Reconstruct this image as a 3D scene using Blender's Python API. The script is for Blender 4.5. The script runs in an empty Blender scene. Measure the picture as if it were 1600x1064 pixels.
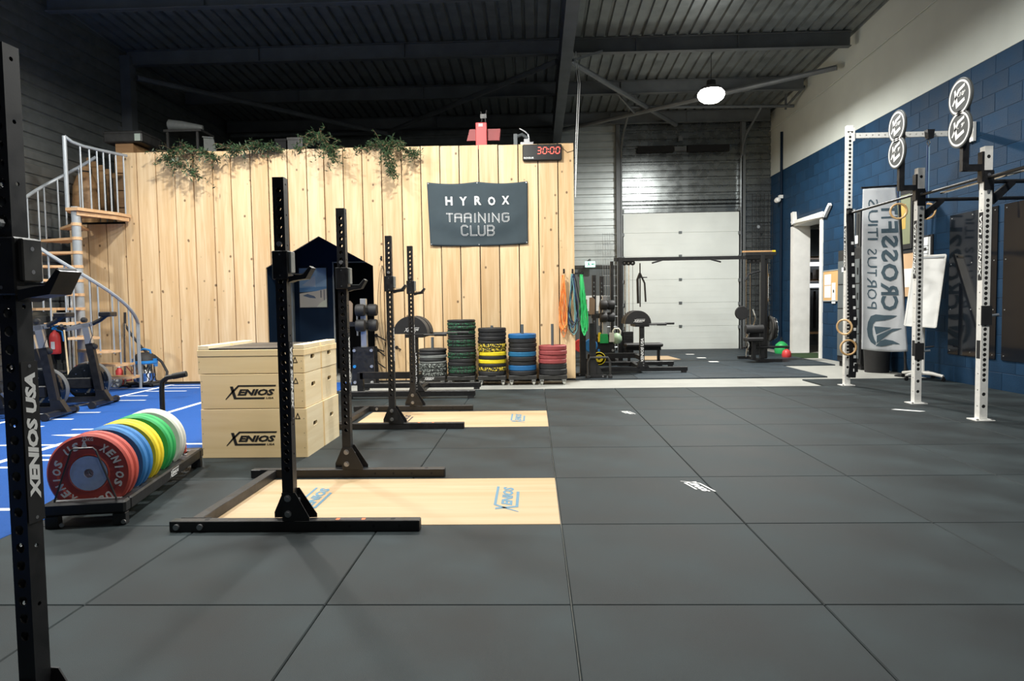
import bpy, bmesh, math, random
from mathutils import Vector, Matrix
SC = bpy.context.scene
COL = SC.collection
PI = math.pi
R = random.Random(7)
# ---------------------------------------------------------------- camera (fitted to the 1 m floor tiles; 1600 x 1064 frame)
FPX, PITCH, YAW, ROLL, CAMH = 1057.5, 0.05227, -0.03243, -0.01485, 1.205
_F = Vector((math.sin(YAW)*math.cos(PITCH), math.cos(YAW)*math.cos(PITCH), -math.sin(PITCH)))
_r = Vector((math.cos(YAW), -math.sin(YAW), 0)); _u = _r.cross(_F)
_R = _r*math.cos(ROLL) + _u*math.sin(ROLL); _U = -_r*math.sin(ROLL) + _u*math.cos(ROLL)
cam = bpy.data.objects.new('camera', bpy.data.cameras.new('camera')); COL.objects.link(cam)
cam.matrix_world = Matrix(((_R.x, _U.x, -_F.x, 0), (_R.y, _U.y, -_F.y, 0), (_R.z, _U.z, -_F.z, CAMH), (0, 0, 0, 1)))
cam.data.sensor_fit = 'HORIZONTAL'; cam.data.sensor_width = 36; cam.data.lens = FPX/1600*36
cam.data.clip_start = .05; cam.data.clip_end = 100
SC.camera = cam
# ---------------------------------------------------------------- world, lamps, exposure
w = bpy.data.worlds.new('world'); SC.world = w; w.use_nodes = True
w.node_tree.nodes['Background'].inputs[0].default_value = (.75, .85, 1, 1)
w.node_tree.nodes['Background'].inputs[1].default_value = .012
SC.view_settings.view_transform = 'Standard'; SC.view_settings.look = 'None'
SC.view_settings.gamma = 1; SC.view_settings.use_curve_mapping = False
SC.view_settings.exposure = 0.0
LAMPS = [(3.40, 13.1, 5.22, 470), (-4.3, 8.4, 5.25, 215), (-1.2, 8.4, 5.25, 265), (3.4, 8.2, 5.25, 150),
         (-4.3, 3.9, 5.3, 210), (3.4, 3.6, 5.3, 180), (-7.2, 6.2, 5.25, 170), (-.7, 4.3, 5.3, 225), (.8, -.8, 5.3, 35)]  # last entry is an unseen lamp added to brighten the box fronts
for i, (x, y, z, p) in enumerate(LAMPS):
    d = bpy.data.lights.new('high_bay_light', 'AREA'); d.shape = 'DISK'; d.size = .30; d.energy = p; d.color = (1, .99, .94)
    o = bpy.data.objects.new('high_bay_light', d); COL.objects.link(o); o.location = (x, y, z-(.16 if i else .29))
    d = bpy.data.lights.new('high_bay_globe', 'POINT'); d.shadow_soft_size = .12; d.energy = p*(.04 if i == 0 else .05 if i == 3 else .03); d.color = (.95, 1, .96)
    o = bpy.data.objects.new('high_bay_globe', d); COL.objects.link(o); o.location = (x, y, z-.42)
# ---------------------------------------------------------------- helpers
def _ray(px, py): return _F + _R*((px-800)/FPX) - _U*((py-532)/FPX)
CP = Vector((0, 0, CAMH))
def PY(px, py, Y): d = _ray(px, py); return CP + d*(Y/d.y)          # a pixel on the plane y = Y
def PX(px, py, X): d = _ray(px, py); return CP + d*(X/d.x)
def PZ(px, py, z=0): d = _ray(px, py); return CP + d*((z-CAMH)/d.z)
def V(*a): return Vector(a)

class MB:
    def __init__(s, o=(0, 0, 0)): s.v = []; s.f = []; s.o = Vector(o)
    def add(s, vs, fs):
        n = len(s.v); s.v += [Vector(p)-s.o for p in vs]; s.f += [[i+n for i in f] for f in fs]; return s
    def box(s, x0, x1, y0, y1, z0, z1, b=0):
        if b:
            vs = []; ix = {}
            c = ((x0, x1), (y0, y1), (z0, z1))
            for a in (0, 1):
                for d in (0, 1):
                    for e in (0, 1):
                        sg = (a, d, e)
                        for k in range(3):
                            p = [c[j][sg[j]] + (0 if j == k else (b if sg[j] == 0 else -b)) for j in range(3)]
                            ix[(sg, k)] = len(vs); vs.append(p)
            fs = []
            for k in range(3):
                i, j = [q for q in range(3) if q != k]
                for sd in (0, 1):
                    f = []
                    for (a, d) in ((0, 0), (1, 0), (1, 1), (0, 1)):
                        sg = [0, 0, 0]; sg[k] = sd; sg[i] = a; sg[j] = d; f.append(ix[(tuple(sg), k)])
                    fs.append(f)
                for a in (0, 1):
                    for d in (0, 1):
                        s0 = [0, 0, 0]; s0[i] = a; s0[j] = d; s1 = s0[:]; s1[k] = 1
                        s0 = tuple(s0); s1 = tuple(s1); fs.append([ix[(s0, i)], ix[(s1, i)], ix[(s1, j)], ix[(s0, j)]])
            for a in (0, 1):
                for d in (0, 1):
                    for e in (0, 1): fs.append([ix[((a, d, e), k)] for k in range(3)])
            return s.add(vs, fs)
        vs = [(x, y, z) for x in (x0, x1) for y in (y0, y1) for z in (z0, z1)]
        return s.add(vs, [(0, 1, 3, 2), (4, 6, 7, 5), (0, 4, 5, 1), (2, 3, 7, 6), (0, 2, 6, 4), (1, 5, 7, 3)])
    def cbox(s, c, sx, sy, sz, b=0):
        return s.box(c[0]-sx/2, c[0]+sx/2, c[1]-sy/2, c[1]+sy/2, c[2]-sz/2, c[2]+sz/2, b)
    def bar(s, p, q, w, h, up=(0, 0, 1)):
        p = Vector(p); q = Vector(q); d = (q-p).normalized(); up = Vector(up)
        if abs(d.dot(up.normalized())) > .98: up = Vector((0, 1, 0))
        a = d.cross(up).normalized()*(w/2); b = a.cross(d).normalized()*(h/2)
        vs = [p-a-b, p+a-b, p+a+b, p-a+b, q-a-b, q+a-b, q+a+b, q-a+b]
        return s.add(vs, [(0, 3, 2, 1), (4, 5, 6, 7), (0, 1, 5, 4), (1, 2, 6, 5), (2, 3, 7, 6), (3, 0, 4, 7)])
    def tube(s, pts, r, n=8, closed=False, cap=True):
        pts = [Vector(p) for p in pts]; m = len(pts); rs = r if isinstance(r, (list, tuple)) else [r]*m
        vs = []; t0 = None; a = None
        for i in range(m):
            if closed: t = (pts[(i+1) % m]-pts[i-1])
            else: t = pts[min(i+1, m-1)]-pts[max(i-1, 0)]
            t.normalize()
            if a is None:
                a = t.orthogonal().normalized()
            else:
                a = (a - t*a.dot(t))
                a = a.normalized() if a.length > 1e-6 else t.orthogonal().normalized()
            b = t.cross(a)
            for k in range(n):
                an = 2*PI*k/n; vs.append(pts[i] + (a*math.cos(an)+b*math.sin(an))*rs[i])
        fs = []
        for i in range(m if closed else m-1):
            j = (i+1) % m
            for k in range(n): k2 = (k+1) % n; fs.append((i*n+k, i*n+k2, j*n+k2, j*n+k))
        if cap and not closed: fs += [list(range(n))[::-1], [(m-1)*n+k for k in range(n)]]
        return s.add(vs, fs)
    def cyl(s, p, q, r, n=12, r2=None): return s.tube([p, q], [r, r if r2 is None else r2], n)
    def lathe(s, prof, n, c=(0, 0, 0), ax='z', closed=False):
        c = Vector(c); vs = []
        for (r, h) in prof:
            for k in range(n):
                a = 2*PI*k/n; u, v = r*math.cos(a), r*math.sin(a)
                vs.append(c + (Vector((u, v, h)) if ax == 'z' else Vector((u, h, v)) if ax == 'y' else Vector((h, u, v))))
        fs = []; m = len(prof)
        for i in range(m if closed else m-1):
            j = (i+1) % m
            for k in range(n): k2 = (k+1) % n; fs.append((i*n+k, i*n+k2, j*n+k2, j*n+k))
        if not closed:
            if prof[0][0] > 1e-5: fs.append(list(range(n))[::-1])
            if prof[-1][0] > 1e-5: fs.append([(m-1)*n+k for k in range(n)])
        return s.add(vs, fs)
    def prism(s, poly, o, u, v, d):
        o = Vector(o); u = Vector(u); v = Vector(v); d = Vector(d); n = len(poly)
        vs = [o+u*a+v*b for a, b in poly]; vs += [p+d for p in vs]
        fs = [list(range(n))[::-1], list(range(n, 2*n))] + [(i, (i+1) % n, n+(i+1) % n, n+i) for i in range(n)]
        return s.add(vs, fs)
    def flat(s, poly, o, u, v):
        o = Vector(o); u = Vector(u); v = Vector(v)
        return s.add([o+u*a+v*b for a, b in poly], [list(range(len(poly)))])
    def ring(s, c, r, rr, ax, n=28, m=8):
        c = Vector(c); ax = Vector(ax).normalized(); a = ax.orthogonal().normalized(); b = ax.cross(a)
        return s.tube([c+(a*math.cos(2*PI*k/n)+b*math.sin(2*PI*k/n))*r for k in range(n)], rr, m, True)
    def disc(s, c, r, nrm, n=20, r0=0):
        c = Vector(c); ax = Vector(nrm).normalized(); a = ax.orthogonal().normalized(); b = ax.cross(a)
        P = lambda q: [c+(a*math.cos(2*PI*k/n)+b*math.sin(2*PI*k/n))*q for k in range(n)]
        if r0: return s.add(P(r0)+P(r), [(k, (k+1) % n, n+(k+1) % n, n+k) for k in range(n)])
        return s.add(P(r), [list(range(n))])
    def holewall(s, o, u, v, nrm, w, h, holes, r, cell, rim=.004):
        """a sheet w x h with round holes on its centre line, rims turned inwards"""
        o = Vector(o); u = Vector(u); v = Vector(v); nn = Vector(nrm)*-rim
        z = 0
        for c in sorted(holes):
            a, b = max(c-cell/2, z), min(c+cell/2, h)
            if a > z+1e-5: s.add([o+v*z, o+u*w+v*z, o+u*w+v*a, o+v*a], [(0, 1, 2, 3)])
            out = [(w, c), (w, b), (w/2, b), (0, b), (0, c), (0, a), (w/2, a), (w, a)]
            inn = [(w/2+r*math.cos(PI/4*k), c+r*math.sin(PI/4*k)) for k in range(8)]
            vs = [o+u*p[0]+v*p[1] for p in out] + [o+u*p[0]+v*p[1] for p in inn]; vs += [p+nn for p in vs[8:]]
            s.add(vs, [(k, (k+1) % 8, 8+(k+1) % 8, 8+k) for k in range(8)] + [(8+k, 8+(k+1) % 8, 16+(k+1) % 8, 16+k) for k in range(8)])
            z = b
        if z < h-1e-5: s.add([o+v*z, o+u*w+v*z, o+u*w+v*h, o+v*h], [(0, 1, 2, 3)])
        return s
    def holetube(s, x0, x1, y0, y1, z0, z1, hy=(), hx=(), ry=.012, rx=.006, cell=.046, top=True):
        W, D, H = x1-x0, y1-y0, z1-z0
        s.holewall((x0, y0, z0), (1, 0, 0), (0, 0, 1), (0, -1, 0), W, H, [q-z0 for q in hy], ry, cell)
        s.holewall((x1, y1, z0), (-1, 0, 0), (0, 0, 1), (0, 1, 0), W, H, [q-z0 for q in hy], ry, cell)
        s.holewall((x1, y0, z0), (0, 1, 0), (0, 0, 1), (1, 0, 0), D, H, [q-z0 for q in hx], rx, cell)
        s.holewall((x0, y1, z0), (0, -1, 0), (0, 0, 1), (-1, 0, 0), D, H, [q-z0 for q in hx], rx, cell)
        if top: s.add([(x0, y0, z1), (x1, y0, z1), (x1, y1, z1), (x0, y1, z1)], [(0, 1, 2, 3)])
        return s
    def mesh(s, name, m=None, smooth=False, ang=.7):
        me = bpy.data.meshes.new(name); me.from_pydata([tuple(p) for p in s.v], [], s.f)
        bm = bmesh.new(); bm.from_mesh(me); bmesh.ops.recalc_face_normals(bm, faces=bm.faces); bm.to_mesh(me); bm.free()
        if smooth:
            me.polygons.foreach_set('use_smooth', [True]*len(me.polygons)); me.set_sharp_from_angle(angle=ang)
        if m: me.materials.append(m)
        return me
    def build(s, name, m, parent=None, smooth=False, **k):
        return link(name, s.mesh(name, m, smooth, **k), parent)

def link(name, me, parent=None, loc=None, rz=None):
    o = bpy.data.objects.new(name, me); COL.objects.link(o)
    if parent: o.parent = parent
    if loc is not None: o.location = loc
    if rz is not None: o.rotation_euler = (0, 0, rz)
    return o
def tag(o, label=None, cat=None, group=None, kind=None):
    for k, v in (('label', label), ('category', cat), ('group', group), ('kind', kind)):
        if v: o[k] = v
    return o
def thing(name, label, cat, loc=(0, 0, 0), rz=0, group=None):
    o = bpy.data.objects.new(name, None); COL.objects.link(o); o.empty_display_size = .1
    o.location = loc; o.rotation_euler = (0, 0, rz); return tag(o, label, cat, group)
def struct(name, mb, m, parent=None, **k):
    o = mb.build(name, m, parent, **k)
    if not parent: o['kind'] = 'structure'
    return o
def sroot(name):
    o = bpy.data.objects.new(name, None); COL.objects.link(o); o['kind'] = 'structure'; return o
def dup(root, loc, rz=None, label=None, group=None):
    c = root.copy(); COL.objects.link(c); c.location = loc
    if rz is not None: c.rotation_euler = (0, 0, rz)
    if label: c['label'] = label
    if group: c['group'] = group
    for ch in root.children:
        d = ch.copy(); COL.objects.link(d); d.parent = c
        for g in ch.children:
            e = g.copy(); COL.objects.link(e); e.parent = d
    return c
# ---------------------------------------------------------------- lettering
_TX = {}
def text_geo(s, shear=0, bold=0., mono=False):
    k = (s, shear, bold)
    if k not in _TX:
        cu = bpy.data.curves.new('t', 'FONT'); cu.body = s; cu.size = 1; cu.shear = shear; cu.offset = bold; cu.resolution_u = 2
        cu.fill_mode = 'FRONT'
        o = bpy.data.objects.new('t', cu); COL.objects.link(o); bpy.context.view_layer.update()
        me = bpy.data.meshes.new_from_object(o.evaluated_get(bpy.context.evaluated_depsgraph_get()))
        vs = [(p.co.x, p.co.y) for p in me.vertices]; fs = [list(p.vertices) for p in me.polygons]
        bpy.data.objects.remove(o); bpy.data.curves.remove(cu); bpy.data.meshes.remove(me)
        x0 = min(v[0] for v in vs); x1 = max(v[0] for v in vs); y0 = min(v[1] for v in vs); y1 = max(v[1] for v in vs)
        _TX[k] = ([((a-x0)/(x1-x0), (b-y0)/(y1-y0)) for a, b in vs], fs, (x1-x0)/(y1-y0))
    return _TX[k]
def put_text(mb, s, O, ux, uy, w, h, shear=0, bold=.02, fn=None):
    """text stretched into a w x h rectangle whose lower left corner is O (or mapped through fn(a, b))"""
    vs, fs, _ = text_geo(s, shear, bold)
    O = Vector(O) if O is not None else None; ux = Vector(ux) if ux is not None else None; uy = Vector(uy) if uy is not None else None
    mb.add([fn(a*w, b*h) if fn else O+ux*(a*w)+uy*(b*h) for a, b in vs], fs)
def put_logo(mb, O, ux, uy, W, usa=True):
    """slanted X with two bars around the letters"""
    k = W/400.; O = Vector(O); ux = Vector(ux)*k; uy = Vector(uy)*k
    mb.flat([(40, 100), (64, 100), (88, 15), (310, 15), (305, 2), (68, 2)], O, ux, uy)
    mb.flat([(0, 0), (9, 0), (62, 52), (112, 98), (396, 98), (400, 110), (104, 110), (54, 64)], O, ux, uy)
    put_text(mb, 'ENIOS', O+ux*96+uy*29, ux, uy, 292, 50, .3, .05)
    if usa: put_text(mb, 'USA', O+ux*318+uy*2, ux, uy, 58, 15, .3, .03)
# ---------------------------------------------------------------- materials
def mat(name, col, rough=.5, metal=0., var=0., vs=8., rvar=0., bump=0., bs=60., emit=0, objvar=0., spec=.5, dark=None, coat=0):
    m = bpy.data.materials.new(name); m.use_nodes = True; nt = m.node_tree; N = nt.nodes; L = nt.links; b = N['Principled BSDF']
    c = tuple(col)+(1,); b.inputs['Base Color'].default_value = c; b.inputs['Roughness'].default_value = rough; b.inputs['Metallic'].default_value = metal
    b.inputs['Specular IOR Level'].default_value = spec
    if coat: b.inputs['Coat Weight'].default_value = coat; b.inputs['Coat Roughness'].default_value = .08
    tc = N.new('ShaderNodeTexCoord')
    if var or objvar:
        nz = N.new('ShaderNodeTexNoise'); nz.inputs['Scale'].default_value = vs; nz.inputs['Detail'].default_value = 5
        L.new(tc.outputs['Object'], nz.inputs['Vector'])
        mr = N.new('ShaderNodeMapRange'); mr.inputs['From Min'].default_value = .3; mr.inputs['From Max'].default_value = .7
        mr.inputs['To Min'].default_value = 1-var; mr.inputs['To Max'].default_value = 1+var; L.new(nz.outputs['Fac'], mr.inputs['Value'])
        val = mr.outputs[0]
        if objvar:
            oi = N.new('ShaderNodeObjectInfo'); m2 = N.new('ShaderNodeMapRange'); m2.inputs['To Min'].default_value = 1-objvar; m2.inputs['To Max'].default_value = 1+objvar
            L.new(oi.outputs['Random'], m2.inputs['Value']); mu = N.new('ShaderNodeMath'); mu.operation = 'MULTIPLY'
            L.new(val, mu.inputs[0]); L.new(m2.outputs[0], mu.inputs[1]); val = mu.outputs[0]
        vm = N.new('ShaderNodeVectorMath'); vm.operation = 'SCALE'; vm.inputs[0].default_value = col; L.new(val, vm.inputs['Scale'])
        L.new(vm.outputs[0], b.inputs['Base Color'])
        if rvar:
            m3 = N.new('ShaderNodeMapRange'); m3.inputs['From Min'].default_value = .3; m3.inputs['From Max'].default_value = .7
            m3.inputs['To Min'].default_value = rough-rvar; m3.inputs['To Max'].default_value = rough+rvar
            L.new(nz.outputs['Fac'], m3.inputs['Value']); L.new(m3.outputs[0], b.inputs['Roughness'])
    if bump:
        n2 = N.new('ShaderNodeTexNoise'); n2.inputs['Scale'].default_value = bs; n2.inputs['Detail'].default_value = 3
        L.new(tc.outputs['Object'], n2.inputs['Vector']); bp = N.new('ShaderNodeBump'); bp.inputs['Strength'].default_value = bump; bp.inputs['Distance'].default_value = .01
        L.new(n2.outputs['Fac'], bp.inputs['Height']); L.new(bp.outputs[0], b.inputs['Normal'])
    if emit: b.inputs['Emission Color'].default_value = c; b.inputs['Emission Strength'].default_value = emit
    return m
def fleck(name, base, spot, scale=55, lo=.56):
    m = mat(name, base, .7); nt = m.node_tree; N = nt.nodes; L = nt.links; tc = N.new('ShaderNodeTexCoord')
    nz = N.new('ShaderNodeTexNoise'); nz.inputs['Scale'].default_value = scale; nz.inputs['Detail'].default_value = 1; L.new(tc.outputs['Object'], nz.inputs['Vector'])
    r = N.new('ShaderNodeValToRGB'); r.color_ramp.interpolation = 'CONSTANT'; r.color_ramp.elements[0].color = tuple(base)+(1,)
    r.color_ramp.elements[1].position = lo; r.color_ramp.elements[1].color = tuple(spot)+(1,)
    L.new(nz.outputs['Fac'], r.inputs['Fac']); L.new(r.outputs[0], N['Principled BSDF'].inputs['Base Color']); return m
def wood(name, c0, c1, axis='z', knots=True, objvar=.12, rough=.55, gs=22, kcol=(.10, .045, .018)):
    m = bpy.data.materials.new(name); m.use_nodes = True; nt = m.node_tree; N = nt.nodes; L = nt.links; b = N['Principled BSDF']; b.inputs['Roughness'].default_value = rough
    tc = N.new('ShaderNodeTexCoord'); oi = N.new('ShaderNodeObjectInfo')
    ad = N.new('ShaderNodeVectorMath'); ad.operation = 'ADD'; sc = N.new('ShaderNodeVectorMath'); sc.operation = 'SCALE'; sc.inputs[0].default_value = (13, 7, 23)
    L.new(oi.outputs['Random'], sc.inputs['Scale']); L.new(tc.outputs['Object'], ad.inputs[0]); L.new(sc.outputs[0], ad.inputs[1])
    mp = N.new('ShaderNodeMapping'); s = {'x': (.06, 1, 1), 'y': (1, .06, 1), 'z': (1, 1, .06)}[axis]; mp.inputs['Scale'].default_value = s; L.new(ad.outputs[0], mp.inputs[0])
    nz = N.new('ShaderNodeTexNoise'); nz.inputs['Scale'].default_value = gs; nz.inputs['Detail'].default_value = 6; nz.inputs['Distortion'].default_value = .6; L.new(mp.outputs[0], nz.inputs['Vector'])
    n2 = N.new('ShaderNodeTexNoise'); n2.inputs['Scale'].default_value = gs*.2; n2.inputs['Detail'].default_value = 2; L.new(mp.outputs[0], n2.inputs['Vector'])
    av = N.new('ShaderNodeMath'); av.operation = 'ADD'; L.new(nz.outputs['Fac'], av.inputs[0]); L.new(n2.outputs['Fac'], av.inputs[1])
    r = N.new('ShaderNodeValToRGB'); r.color_ramp.elements[0].position = .75; r.color_ramp.elements[1].position = 1.2
    r.color_ramp.elements[0].color = tuple(c1)+(1,); r.color_ramp.elements[1].color = tuple(c0)+(1,)
    mr0 = N.new('ShaderNodeMath'); mr0.operation = 'MULTIPLY'; mr0.inputs[1].default_value = 1.0; L.new(av.outputs[0], mr0.inputs[0]); L.new(mr0.outputs[0], r.inputs['Fac'])
    r.color_ramp.elements[1].position = 1.0; r.color_ramp.elements[0].position = .6
    mr0.inputs[1].default_value = .8
    out = r.outputs[0]
    if knots:
        mk = N.new('ShaderNodeMapping'); mk.inputs['Scale'].default_value = {'x': (.8, 1, 0), 'y': (1, .8, 0), 'z': (1, 0, .8)}[axis]; L.new(ad.outputs[0], mk.inputs[0])
        vo = N.new('ShaderNodeTexVoronoi'); vo.inputs['Scale'].default_value = 5; L.new(mk.outputs[0], vo.inputs['Vector'])
        k = N.new('ShaderNodeMapRange'); k.inputs['From Min'].default_value = .055; k.inputs['From Max'].default_value = .11; k.inputs['To Min'].default_value = .85; k.inputs['To Max'].default_value = 0
        L.new(vo.outputs['Distance'], k.inputs['Value'])
        mx = N.new('ShaderNodeMix'); mx.data_type = 'RGBA'; mx.inputs['B'].default_value = tuple(kcol)+(1,); L.new(k.outputs[0], mx.inputs['Factor']); L.new(out, mx.inputs['A']); out = mx.outputs['Result']
    hs = N.new('ShaderNodeHueSaturation'); m2 = N.new('ShaderNodeMapRange'); m2.inputs['To Min'].default_value = 1-objvar; m2.inputs['To Max'].default_value = 1+objvar
    L.new(oi.outputs['Random'], m2.inputs['Value']); L.new(m2.outputs[0], hs.inputs['Value']); L.new(out, hs.inputs['Color']); L.new(hs.outputs[0], b.inputs['Base Color'])
    bp = N.new('ShaderNodeBump'); bp.inputs['Strength'].default_value = .08; bp.inputs['Distance'].default_value = .005; L.new(nz.outputs['Fac'], bp.inputs['Height']); L.new(bp.outputs[0], b.inputs['Normal'])
    return m
M = {}
M['blk'] = mat('black_powder_coat', (.011, .011, .012), .42, 0, .25, 20, .08, .03, 300)
M['blkgrey'] = mat('worn_black_coat', (.035, .034, .032), .4, .1, .3, 14, .08)
M['matte'] = mat('matte_black', (.008, .008, .009), .8)
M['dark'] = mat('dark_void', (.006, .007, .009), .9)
M['rub'] = mat('black_rubber', (.014, .014, .015), .62, 0, .2, 12)
M['tile'] = mat('rubber_tile', (.0158, .0225, .0245), .62, 0, .65, 1.9, .07, .25, 420, objvar=.1, spec=.25)
M['tileb'] = mat('rubber_tile_blue_black', (.020, .030, .038), .6, 0, .3, 2.4, .06, .25, 420, objvar=.25, spec=.35)
M['conc'] = mat('pale_concrete', (.33, .33, .30), .6, 0, .09, 3, .08, .1, 120)
M['turf'] = mat('blue_turf', (.005, .10, .43), .85, 0, .25, 260, 0, .8, 900)
M['line'] = mat('white_turf_paint', (.78, .82, .86), .8)
M['wood'] = wood('spruce_plank', (.78, .58, .345), (.62, .40, .195))
M['woodx'] = wood('bamboo_board', (.50, .36, .22), (.41, .285, .15), 'x', False, .03, .5, 16)
M['ply'] = wood('birch_plywood', (.98, .76, .44), (.86, .63, .32), 'x', False, .06, .6, 12)
M['woodp'] = wood('pale_wood', (.97, .82, .55), (.86, .69, .42), 'y', False, .05)
M['beech'] = wood('beech_tread', (.70, .46, .26), (.56, .33, .16), 'x', False, .05)
M['crate'] = wood('brown_board', (.46, .27, .12), (.30, .16, .07), 'x', True, .15)
M['ringw'] = wood('birch_ring', (.66, .44, .22), (.48, .29, .12), 'x', False, .03, .4)
M['ink'] = mat('black_ink', (.012, .010, .009), .7)
M['inkblue'] = mat('faded_blue_ink', (.10, .21, .29), .7)
M['inkbrown'] = mat('dark_brown_ink', (.06, .05, .05), .7)
M['white'] = mat('white_paint', (.84, .84, .81), .5, 0, .05, 6)
M['wmetal'] = mat('white_powder_coat', (.76, .75, .71), .42, 0, .06, 30)
M['print'] = mat('white_print', (.80, .80, .78), .6)
M['plaster'] = mat('white_plaster_wall', (.53, .56, .52), .85, 0, .05, 1.5, 0, .1, 60)
M['blue'] = mat('navy_block_paint', (.0088, .034, .075), .6, 0, .18, 3, .08, .5, 90, objvar=.12, spec=.15)
M['mortar'] = mat('navy_joint', (.007, .028, .062), .7)
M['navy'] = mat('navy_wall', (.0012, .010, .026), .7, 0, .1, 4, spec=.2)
M['steel'] = mat('grey_painted_steel', (.13, .14, .145), .5, .2, .15, 3)
M['deck'] = mat('galvanised_roof_deck', (.22, .24, .24), .42, .5, .25, 4, .1)
M['clad'] = mat('grey_steel_cladding', (.19, .205, .205), .27, .75, .05, 5, .06)
M['clad_lit'] = mat('lit_steel_cladding', (.50, .545, .54), .38, .35, .06, 5)  # paler copy: bright light on the left trays put into the colour
M['cladd'] = mat('dark_steel_cladding', (.20, .215, .21), .34, .55, .15, 5, .06)
M['rdoor'] = mat('white_door_panel', (.70, .74, .71), .5, 0, .04, 2)
M['galv'] = mat('galvanised_rail', (.55, .58, .60), .32, .75, .1, 12)
M['silver'] = mat('silver_metal', (.62, .63, .64), .3, .8)
M['chrome'] = mat('chrome', (.75, .75, .75), .12, 1)
M['bolt'] = mat('bolt_steel', (.34, .34, .35), .35, .85)
M['galvp'] = mat('pale_grey_stair_paint', (.36, .39, .41), .38, .25, .06, 10)
M['liner'] = mat('pale_plastic_liner', (.20, .21, .20), .4)
M['gloss'] = mat('black_gloss_panel', (.006, .008, .012), .07, 0, spec=.45)
M['red'] = mat('red_rubber', (.44, .065, .048), .5, 0, .08, 20)
M['dred'] = mat('dull_red_rubber', (.30, .055, .055), .6, 0, .1, 20)
M['bluer'] = mat('blue_rubber', (.02, .17, .45), .5, 0, .08, 20)
M['blueS'] = mat('deep_blue_rubber', (.012, .115, .30), .5, 0, .08, 20)
M['tealr'] = mat('teal_blue_rubber', (.012, .13, .27), .55, 0, .1, 20)
M['yel'] = mat('yellow_rubber', (.80, .62, .02), .5, 0, .08, 20)
M['grn'] = mat('green_rubber', (.02, .38, .10), .5, 0, .08, 20)
M['wht'] = mat('off_white_rubber', (.70, .70, .62), .55, 0, .06, 20)
M['gry'] = mat('grey_rubber', (.17, .18, .17), .6, 0, .1, 20)
M['disc'] = mat('plate_steel_hub', (.55, .60, .68), .35, .5, .08, 30)
M['fg'] = fleck('green_fleck_rubber', (.012, .014, .013), (.02, .17, .07))
M['fw'] = fleck('white_fleck_rubber', (.014, .015, .014), (.30, .33, .30), 60, .55)
M['fy'] = fleck('yellow_fleck_rubber', (.012, .012, .012), (.75, .56, .04), 50, .53)
M['banner'] = mat('slate_banner_cloth', (.034, .052, .062), .8, 0, .08, 6)
M['flag'] = mat('white_flag_cloth', (.86, .88, .90), .8, 0, .04, 8)
M['flagink'] = mat('grey_blue_flag_ink', (.11, .17, .21), .8)
M['leaf'] = mat('olive_leaf', (.034, .068, .028), .45, 0, .45, 9)
M['twig'] = mat('olive_twig', (.30, .20, .11), .8)
M['rbright'] = mat('red_painted_board', (.62, .05, .05), .45)
M['tan'] = mat('tan_board_pad', (.22, .16, .11), .6)
M['cork'] = mat('cork', (.62, .38, .16), .9, 0, .15, 120)
M['paper'] = mat('white_paper', (.74, .76, .76), .8)
M['bandO'] = mat('orange_latex', (.85, .22, .04), .5)
M['bandY'] = mat('amber_latex', (.85, .42, .12), .5)
M['bandB'] = mat('navy_latex', (.03, .06, .15), .5)
M['bandT'] = mat('pale_teal_latex', (.16, .36, .36), .5)
M['bandK'] = mat('black_latex', (.012, .012, .012), .5)
M['bandG'] = mat('green_latex', (.03, .52, .14), .5)
M['skin'] = mat('grey_fabric', (.2, .2, .2), .8)
M['timer'] = mat('timer_housing', (.008, .008, .008), .3)
M['led'] = mat('red_led', (1, .10, .07), .5, emit=2.6)
M['ledoff'] = mat('red_led_glow_edge', (.5, .02, .02), .5, emit=.8)
M['lamp'] = mat('lamp_diffuser', (1, .98, .93), .5, emit=14)
M['strip'] = mat('white_light_strip', (.95, .97, 1), .5, emit=1.8)
M['exit'] = mat('exit_sign_lens', (.55, .85, .78), .4, emit=.9)
M['exitg'] = mat('exit_sign_green', (.02, .30, .16), .4, emit=.25)
M['cab'] = mat('grey_steel_cabinet', (.11, .125, .13), .45, .2, .06, 4)
M['teal'] = mat('teal_plastic', (.03, .25, .28), .5)
M['vacb'] = mat('blue_plastic', (.02, .22, .60), .4)
M['green'] = mat('dark_green_turf', (.02, .05, .012), .9, 0, .3, 200)
M['glass'] = mat('locker_glass', (.10, .12, .12), .15, .2)
# ================================================================ SETTING
WALLY, LX, RX, BY = 10.90, -7.9, 6.10, 17.7         # plank wall, left wall, right wall, back wall
def roofz(y): return 6.25-.05*(y-12.4)
# ---- floor: concrete slab, rubber tiles
fl = struct('floor', MB().box(-8.2, 9.5, -1.5, 19, -.2, -.02), M['conc'])
G0X, G0Y = .137, 2.665
def tile_mesh(w, d, m, h=.0205):
    g = .0022; b = .004
    q = MB().box(g, w-g, g, d-g, -h, 0)
    q = MB(); t = [(g, g), (w-g, g), (w-g, d-g), (g, d-g)]; ti = [(g+b, g+b), (w-g-b, g+b), (w-g-b, d-g-b), (g+b, d-g-b)]
    q.add([(x, y, -h) for x, y in t] + [(x, y, -.005) for x, y in t] + [(x, y, 0) for x, y in ti],
          [(0, 1, 5, 4), (1, 2, 6, 5), (2, 3, 7, 6), (3, 0, 4, 7), (4, 5, 9, 8), (5, 6, 10, 9), (6, 7, 11, 10), (7, 4, 8, 11), (8, 9, 10, 11)])
    return q.mesh('rubber_tile', m)
t1 = tile_mesh(1, 1, M['tile'])
tcut = tile_mesh(.60, 1, M['tile'])
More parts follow.
